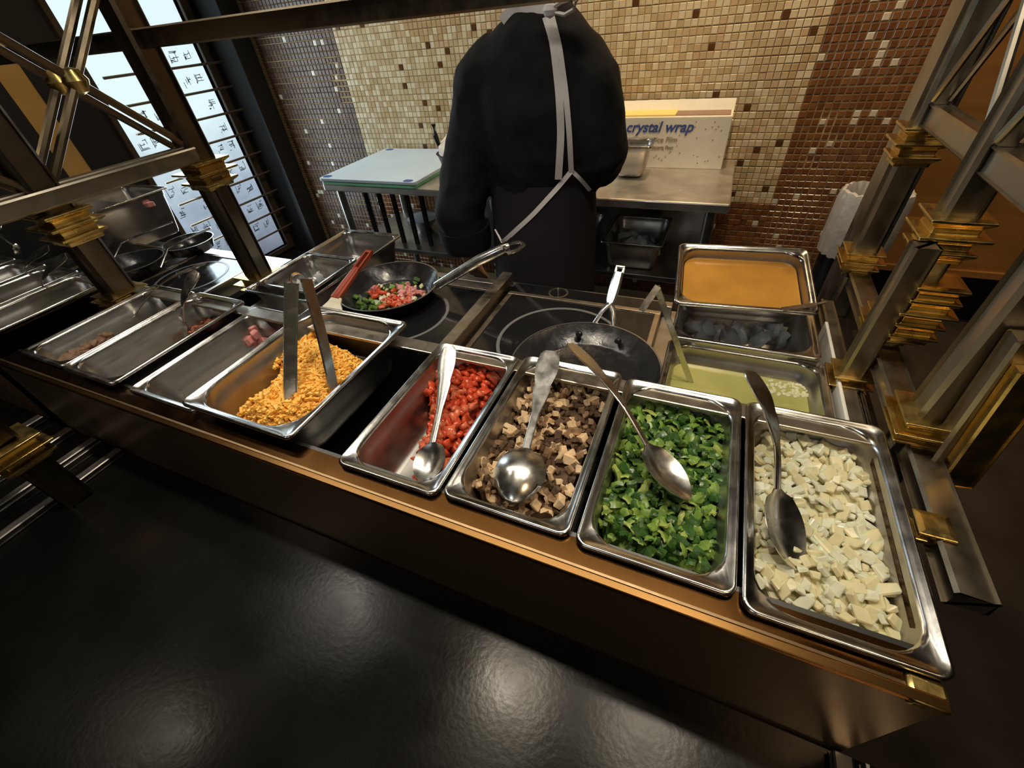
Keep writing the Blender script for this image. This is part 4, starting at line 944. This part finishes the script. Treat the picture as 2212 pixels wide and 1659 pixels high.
# cutting boards
def board(z0, th, x0, x1, y0, y1, m, label, corner=True):
    t = thing('cutting_board', ((x0 + x1) / 2, (y0 + y1) / 2, z0), label, 'cutting board')
    MB().rings([rr((x0 + x1) / 2, (y0 + y1) / 2, x1 - x0, y1 - y0, .02, z0), rr((x0 + x1) / 2, (y0 + y1) / 2, x1 - x0, y1 - y0, .02, z0 + th)]).build('slab', m, t, smooth=False, bevel=.002)
    if corner:
        for (cx, cy) in ((x0 + .035, y0 + .035), (x0 + .05, y1 - .03), (x1 - .05, y0 + .02)):
            MB().rings([rr(cx, cy, .05, .035, .015, z0 + th), rr(cx, cy, .05, .035, .015, z0 + th + .0012)]).build('corner_grip', M['boardblue'], t, smooth=False)
board(TZ, .014, -1.90, -1.31, 1.775, 2.30, M['green'], 'green cutting board lying under the blue one', False)
board(TZ + .017, .014, -1.905, -1.30, 1.77, 2.38, M['board'], 'pale blue cutting board with dark blue corners on the table')
# black pail with towels and a ladle handle
pt_ = P(941, 330, y=1.88)
pc = Vector((pt_.x + .118, 1.92, TZ)); ph_ = pt_.z - TZ
pl = thing('pail', pc, 'black pail of white towels on the prep table behind the cook', 'pail')
MB().lathe([(0, 0), (.075, 0), (.116, ph_), (.120, ph_), (.110, ph_), (.070, .006), (0, .006)], pc, 28).build('tub', M['blackplastic'], pl)
ob = MB().lathe([(0, ph_ + .08), (.05, ph_ + .075), (.09, ph_ + .045), (.105, ph_), (.09, ph_ - .03)], pc, 24, ring=False).build('crumpled_towels', M['whitefoam'], pl)
for v in ob.data.vertices: v.co += Vector((1, 1, 1)) * 0.022 * noise.noise(v.co * 22)
MB().tube([P(950, 318, y=1.86), P(940, 292, y=1.86), P(936, 268, y=1.86)], [.009, .012, .011], 12).build('handle', M['blackplastic'], pl)
# film box with printing
FYB = 2.22
fbx0, fbx1 = -0.47, 0.03; fz1 = Z(-0.395)
fb = thing('film_box', (-.22, FYB + .07, TZ), 'long white carton of food wrap with blue lettering', 'box')
MB().box((fbx0, FYB, TZ), (fbx1, FYB + .13, fz1)).build('carton', M['carton'], fb, smooth=False, bevel=.003)
MB().box((fbx0, FYB + .01, fz1), (-.20, FYB + .13, fz1 + .006)).build('yellow_lid', M['cartonyellow'], fb, smooth=False)
MB().box((-.20, FYB + .02, fz1), (fbx1 - .01, FYB + .12, fz1 + .003)).build('open_flap', M['cartongrey'], fb, smooth=False)
MB().add([(fbx0, FYB + .128, fz1), (fbx1, FYB + .128, fz1), (fbx1, FYB + .150, fz1 + .04), (fbx0, FYB + .150, fz1 + .04), (fbx0, FYB + .132, fz1), (fbx1, FYB + .132, fz1), (fbx1, FYB + .154, fz1 + .04), (fbx0, FYB + .154, fz1 + .04)],
         [(0, 1, 2, 3), (7, 6, 5, 4), (3, 2, 6, 7), (0, 3, 7, 4), (1, 5, 6, 2)]).build('back_lid', M['carton'], fb, smooth=False)
def text(body, size, loc, m, parent, shear=0.0, offset=0.0, name='lettering', rot=(PI / 2, 0, 0)):
    c = bpy.data.curves.new('t', 'FONT'); c.body = body; c.size = size; c.shear = shear; c.offset = offset; c.extrude = 0.0004; c.align_x = 'LEFT'
    tmp = bpy.data.objects.new('t', c); COL.objects.link(tmp); dg = bpy.context.evaluated_depsgraph_get()
    me = bpy.data.meshes.new_from_object(tmp.evaluated_get(dg)); bpy.data.objects.remove(tmp)
    me.materials.append(m); o = bpy.data.objects.new(name, me); COL.objects.link(o); o.rotation_euler = rot; o.location = loc
    if parent: o.parent = parent; o.matrix_parent_inverse = world_inv(parent)
    return o
text('crystal wrap', .058, (-.405, FYB - .001, Z(-.452)), M['inkblue'], fb, .25, .0012)
text('foodservice Film', .030, (-.375, FYB - .001, Z(-.492)), M['inkgrey'], fb, .15, .0004)
text('2000 Square Feet', .020, (-.330, FYB - .001, Z(-.520)), M['inkgrey'], fb, .15, .0004)
dots = MB(); rd = random.Random(4)
for k in range(46):
    x_, z_ = rd.uniform(fbx0 + .02, fbx1 - .02), rd.uniform(TZ + .015, fz1 - .015)
    dots.box((x_, FYB - .0008, z_), (x_ + .005, FYB, z_ + .004))
dots.build('printed_specks', M['inkgrey'], fb, smooth=False)
# small steel pan in front of the film box
sp = gn_pan('food_pan', 'small shiny steel pan on the prep table by the film box', -0.345, 2.10, TZ + 0.135, 0.176, 0.162, 0.13, group='prep table pans', corner=0.035)
# underneath: bowl, bins
b2_ = P(912, 500, z=-.93); b2_.y += .03
bw_ = thing('wrapped_bowl', (b2_.x, b2_.y, Z(-.93)), 'film wrapped round bowl on the dim undershelf left of the cook', 'bowl')
MB().lathe([(0, 0), (.04, 0), (.085, .065), (.09, .07), (.082, .07), (.036, .006), (0, .006)], (b2_.x, b2_.y, Z(-.93)), 28).build('bowl', M['dullsteel'], bw_)
MB().lathe([(0.089, .071), (.07, .085), (.035, .092), (0, .094)], (b2_.x, b2_.y, Z(-.93)), 20).build('crumpled_film', M['clear'], bw_)
ub = gn_pan('food_pan', 'deep dark steel pan on the undershelf below the small pan', -0.268, 1.985, Z(-0.798), 0.268, 0.34, 0.13, group='undershelf pans', corner=.035, m_out=M['dullsteel'], m_in=M['dullsteel'])
for k in range(7):
    ob = bpy.data.objects.new('ice_chunk', IC[k % 3]); COL.objects.link(ob); ob.location = (-.33 + (k % 4) * .045, 1.96 + (k // 4) * .08, Z(-.875)); ob.scale = (2.2, 2.2, 1.6); ob.rotation_euler = (k, k * 2, k * 3)
    tag(ob, 'crumpled clear bag of contents in the deep undershelf pan', 'bag', 'bags in the undershelf pan')
gn_pan('food_pan', 'dark steel pan just behind the cook on the undershelf', -0.60, 2.05, Z(-0.83), 0.26, 0.40, 0.098, group='undershelf pans', m_out=M['dullsteel'], m_in=M['dullsteel'])
t = thing('blue_bottle', (-1.02, 1.83, Z(-.93)), 'slim blue bottle standing behind the cook elbow', 'bottle')
M['bluep'] = mat('blue_plastic', (.03, .12, .17), .35)
MB().lathe([(0, 0), (.03, 0), (.032, .02), (.032, .20), (.012, .25), (.012, .27), (0, .27)], (-1.02, 1.83, Z(-.93)), 18).build('bottle', M['bluep'], t)
MB().lathe([(0.014, .262), (.014, .29), (0, .292)], (-1.02, 1.83, Z(-.93)), 14).build('cap', M['whiteboard'], t)
# white board slab by the right rail
o = MB().box((0.283, 0.60, DECK), (0.289, 0.94, Z(-.545))).build('white_board', M['whiteboard'], smooth=False, bevel=.002); tag(o, 'white plastic board on edge between the oil pan and right frame', 'board')
# bin with clear liner
bc = P(1835, 520, y=2.2); 
bn = thing('waste_bin', (bc.x + .05, 2.2, 0), 'dark waste bin with clear liner at the right of the mosaic', 'bin')
bl_ = P(1795, 475, y=2.1); bt_ = P(1832, 412, y=2.1); bb_ = P(1815, 545, y=2.1)
cx_, cy_ = bl_.x + .118, 2.12
MB().lathe([(0, 0), (.09, 0), (.112, bt_.z - .01), (.115, bt_.z - .01), (.108, bt_.z - .012), (.085, .02), (0, .02)], (cx_, cy_, 0), 28, ring=False).build('bin_body', M['blackplastic'], bn)
mb = MB(); rings = []
for (r_, z_) in ((.118, bb_.z), (.122, bb_.z + .06), (.121, bt_.z - .03), (.115, bt_.z), (.104, bt_.z + .003), (.096, bt_.z - .03), (.09, bt_.z - .14)):
    rings.append([Vector((cx_ + (r_ + .004 * math.sin(j * 2.3 + z_ * 20)) * math.cos(2 * PI * j / 64), cy_ + (r_ + .004 * math.sin(j * 2.3 + z_ * 20)) * math.sin(2 * PI * j / 64), z_ + .003 * math.sin(j * 1.7))) for j in range(64)])
mb.rings(rings, cap0=False, cap1=False); mb.build('liner_bag', M['bag'], bn)

# ================================================================== THE COOK
def loft(path, n=20):
    """path: (x,y,z, rx, ry) rings perpendicular to z-ish path"""
    mb = MB(); pts = [Vector(p[:3]) for p in path]; rings = []
    for i, p in enumerate(path):
        t_ = (pts[min(i + 1, len(pts) - 1)] - pts[max(i - 1, 0)]).normalized()
        a = t_.cross(Vector((0, 1, 0)))
        if a.length < .2: a = Vector((1, 0, 0))
        a.normalize(); b = a.cross(t_).normalized()
        rings.append([pts[i] + a * math.cos(2 * PI * j / n) * p[3] + b * math.sin(2 * PI * j / n) * p[4] for j in range(n)])
    return mb.rings(rings)
cook = thing('person', (-0.52, 1.47, 0), 'cook in black long sleeved jacket and white tied apron strings, seen from behind', 'person')
YP = 1.44
body_edges = []; bv = []; br = []
def bvert(x, y, z, r): bv.append((x, y, z)); br.append(r); return len(bv) - 1
pel = bvert(-.535, YP + .01, .88, .12); ch1 = bvert(-.53, YP, 1.06, .115); ch2 = bvert(-.525, YP, 1.24, .12); nk = bvert(-.525, YP + .02, 1.40, .062); nk2 = bvert(-.53, YP + .05, 1.47, .058); hd = bvert(-.53, YP + .08, 1.58, .088); hd2 = bvert(-.53, YP + .09, 1.66, .078)
body_edges += [(pel, ch1), (ch1, ch2), (ch2, nk), (nk, nk2), (nk2, hd), (hd, hd2)]
armsd = {}
for sg, sh, el, wr, ha in ((-1, (-.70, YP - .01, 1.31), (-.835, YP - .085, .98), (-.855, YP - .02, .70), (-.85, YP + .03, .62)), (1, (-.35, YP - .01, 1.31), (-.315, YP - .03, 1.08), (-.40, YP + .24, .99), (-.44, YP + .31, .97))):
    s0 = bvert(*sh, .055); e0 = bvert(*el, .045); w0 = bvert(*wr, .031); h0 = bvert(*ha, .034)
    body_edges += [(ch2, s0), (s0, e0), (e0, w0), (w0, h0)]
    hv = Vector(ha) - Vector(wr); hv.normalize(); sdv = hv.cross(Vector((0, 0, 1))).normalized()
    for k in range(4):
        off = (k - 1.5) * .019; L_ = (.070, .082, .078, .060)[k]
        b0 = bvert(*(Vector(ha) + hv * .02 + sdv * off), .0095); b1_ = bvert(*(Vector(ha) + hv * (.02 + L_ * .55) + sdv * off * 1.1 + Vector((0, 0, -.008))), .0085); b2__ = bvert(*(Vector(ha) + hv * (.02 + L_) + sdv * off * 1.1 + Vector((0, 0, -.028))), .0072)
        body_edges += [(h0, b0), (b0, b1_), (b1_, b2__)]
    t0 = bvert(*(Vector(ha) + sdv * sg * .034 - hv * .005), .011); t1 = bvert(*(Vector(ha) + sdv * sg * .052 + hv * .03), .009)
    body_edges += [(h0, t0), (t0, t1)]
for sg in (-1, 1):
    h = bvert(-.535 + sg * .09, YP + .01, .82, .085); kn = bvert(-.535 + sg * .10, YP, .46, .058); an = bvert(-.535 + sg * .11, YP + .03, .09, .040); ft = bvert(-.535 + sg * .12, YP + .14, .04, .032)
    body_edges += [(pel, h), (h, kn), (kn, an), (an, ft)]
me = bpy.data.meshes.new('body'); me.from_pydata(bv, body_edges, []); me.materials.append(M['skin'])
body = bpy.data.objects.new('body', me); COL.objects.link(body); body.parent = cook; body.matrix_parent_inverse = world_inv(cook)
sk = body.modifiers.new('skin', 'SKIN')
for k, v in enumerate(me.skin_vertices[0].data): v.radius = (br[k], br[k] * (.8 if k in (pel, ch1, ch2) else 1)); v.use_root = (k == pel)
body.modifiers.new('sub', 'SUBSURF').levels = 2; body.modifiers['sub'].render_levels = 2
# jacket: torso + sleeves as one cloth surface
jk = MB()
def addm(mb2): jk.add([Vector(v) for v in mb2.v], mb2.f)
addm(loft([(-.525, YP + .03, Z(.012), .070, .068), (-.523, YP + .02, Z(-.02), .105, .085), (-.522, YP + .0, Z(-.06), .165, .105), (-.525, YP - .005, Z(-.12), .215, .125), (-.53, YP - .01, Z(-.22), .225, .140), (-.535, YP - .01, Z(-.34), .205, .140), (-.53, YP, Z(-.44), .182, .132), (-.535, YP + .005, Z(-.55), .188, .138), (-.535, YP + .005, Z(-.66), .192, .14)], 28))
addm(loft([(-.64, YP, Z(-.09), .075, .085), (-.715, YP - .01, Z(-.155), .090, .095), (-.745, YP - .025, Z(-.27), .085, .092), (-.785, YP - .06, Z(-.40), .086, .09), (-.825, YP - .085, Z(-.53), .088, .09), (-.828, YP - .07, Z(-.60), .092, .088), (-.828, YP - .06, Z(-.660), .092, .086)], 18))
addm(loft([(-.42, YP, Z(-.10), .075, .085), (-.372, YP - .01, Z(-.165), .088, .095), (-.352, YP - .02, Z(-.26), .088, .092), (-.337, YP - .02, Z(-.345), .092, .092), (-.350, YP + .04, Z(-.385), .080, .075), (-.38, YP + .18, Z(-.42), .062, .062)], 18))
jacket = jk.build('jacket', M['blackcloth'], cook)
rm = jacket.modifiers.new('remesh', 'REMESH'); rm.mode = 'VOXEL'; rm.voxel_size = 0.011; rm.use_smooth_shade = True
sm = jacket.modifiers.new('smooth', 'SMOOTH'); sm.iterations = 8; sm.factor = .6
tx = bpy.data.textures.new('folds', 'CLOUDS'); tx.noise_scale = 0.11; tx.noise_depth = 2
dp = jacket.modifiers.new('folds', 'DISPLACE'); dp.texture = tx; dp.strength = 0.022; dp.mid_level = .5; dp.texture_coords = 'LOCAL'
# trousers and apron skirt
ap = MB(); m2 = loft([(-.53, YP + .0, Z(-.42), .180, .135), (-.53, YP, Z(-.55), .190, .146), (-.535, YP, Z(-.75), .198, .15), (-.535, YP, .45, .205, .155)], 32); ap.add([Vector(v) for v in m2.v], m2.f)
apron = ap.build('apron', M['blackpants'], cook)
for sg in (-1, 1):
    loft([(-.535 + sg * .09, YP, .50, .09, .09), (-.535 + sg * .10, YP, .30, .08, .08), (-.535 + sg * .11, YP + .02, .08, .07, .07)], 16).build('trouser_leg', M['blackpants'], cook)
    MB().rings([rr(-.535 + sg * .115, YP + .07, .10, .28, .045, 0.0), rr(-.535 + sg * .115, YP + .07, .10, .28, .045, .03), rr(-.535 + sg * .115, YP + .06, .085, .22, .04, .09)]).build('shoe', M['blackplastic'], cook)
# cuff band
loft([(-.828, YP - .068, Z(-.585), .101, .096), (-.828, YP - .062, Z(-.64), .100, .095), (-.828, YP - .060, Z(-.672), .094, .088)], 24).build('sleeve_cuff', M['blackcloth'], cook)
# hair
hr_ = MB().lathe([(0, .115), (.055, .105), (.092, .06), (.103, 0), (.098, -.05), (.080, -.085), (.06, -.10)], (-.53, YP + .06, 1.60), 28).build('hair', M['hair'], cook)
# face and ears
for sg in (-1, 1):
    MB().lathe([(0, -.03), (.010, -.02), (.014, 0), (.012, .02), (0, .03)], (-.53 + sg * .098, YP + .085, 1.585), 10).build('ear', M['skin'], cook)
    MB().lathe([(0, -.012), (.010, -.006), (.012, 0), (.010, .006), (0, .012)], (-.53 + sg * .032, YP + .172, 1.60), 10).build('eye', M['whiteboard'], cook)
MB().tube([(-.53, YP + .165, 1.60), (-.53, YP + .195, 1.565), (-.53, YP + .17, 1.555)], [.008, .014, .010], 8).build('nose', M['skin'], cook)
MB().tube([(-.555, YP + .165, 1.525), (-.53, YP + .175, 1.522), (-.505, YP + .165, 1.525)], [.003, .007, .003], 8).build('mouth', M['tom2'], cook)
# collar
MB().lathe([(.085, -.03), (.082, 0.0), (.076, .045), (.072, .045), (.076, -.03)], (-.525, YP + .03, Z(.015)), 28).build('collar', M['blackcloth'], cook)
# apron strings laid on the cloth
bpy.context.view_layer.update()
dg = bpy.context.evaluated_depsgraph_get()
def bvh_of(o):
    e = o.evaluated_get(dg); m_ = e.to_mesh(); mw = e.matrix_world
    t_ = BVHTree.FromPolygons([mw @ v.co for v in m_.vertices], [tuple(p.vertices) for p in m_.polygons]); e.to_mesh_clear(); return t_
trees = [bvh_of(jacket), bvh_of(apron)]
eye = Vector((0, 0, CAMZ))
def on_cloth(px, py, off=.004):
    d_ = ray(px, py).normalized(); best = None
    for t_ in trees:
        h_ = t_.ray_cast(eye, d_)
        if h_[0] is not None and (best is None or h_[3] < best[1]): best = (h_[0], h_[3])
    if best is None: return P(px, py, y=YP - .02)
    return best[0] - d_ * off
def tape(pxs, wpx, name='apron_string', th=.003, n=22, off=.004):
    pts = []
    for k in range(n + 1):
        s_ = k / n * (len(pxs) - 1); i_ = min(int(s_), len(pxs) - 2); f_ = s_ - i_
        x_ = pxs[i_][0] * (1 - f_) + pxs[i_ + 1][0] * f_; y_ = pxs[i_][1] * (1 - f_) + pxs[i_ + 1][1] * f_; pts.append(on_cloth(x_, y_, off))
    for _ in range(2):
        pts = [pts[0]] + [(pts[k - 1] + pts[k] * 2 + pts[k + 1]) / 4 for k in range(1, n)] + [pts[-1]]
    rings = []
    for k, p in enumerate(pts):
        t_ = (pts[min(k + 1, n)] - pts[max(k - 1, 0)]).normalized(); vd = (p - eye).normalized(); a = t_.cross(vd).normalized()
        w_ = wpx / F * (p - eye).length * .5 * .9
        rings.append([p - a * w_, p + a * w_, p + a * w_ * .9 + vd * th, p - a * w_ * .9 + vd * th])
    return MB().rings(rings).build(name, M['whitestring'], cook)
tape([(1180, 35), (1196, 90), (1208, 200), (1212, 290), (1206, 388)], 15)
tape([(1190, 30), (1208, 100), (1222, 200), (1230, 290), (1234, 372)], 11, off=.006)
tape([(1234, 370), (1205, 405), (1150, 465), (1085, 524)], 10)
tape([(1236, 370), (1255, 388), (1275, 412)], 8)
tape([(1085, 524), (1078, 510), (1070, 495)], 5)
tape([(1086, 50), (1110, 22), (1150, 14), (1186, 22)], 22, 'neck_band', off=.01)
def bow(pxs, r_, name='bow_loop'):
    mb = MB(); mb.tube([P(x, y, y=YP - .125 - (.01 if k % 2 else 0)) for k, (x, y) in enumerate(pxs)], r_, 8, flat=.45); mb.build(name, M['whitestring'], cook)
bow([(1190, 20), (1210, 5), (1235, -4), (1246, 2), (1240, 20), (1220, 32), (1196, 26)], .010)
MB().lathe([(0, -.016), (.014, -.01), (.018, 0), (.014, .01), (0, .016)], P(1188, 22, y=YP - .13), 14).build('knot', M['whitestring'], cook)
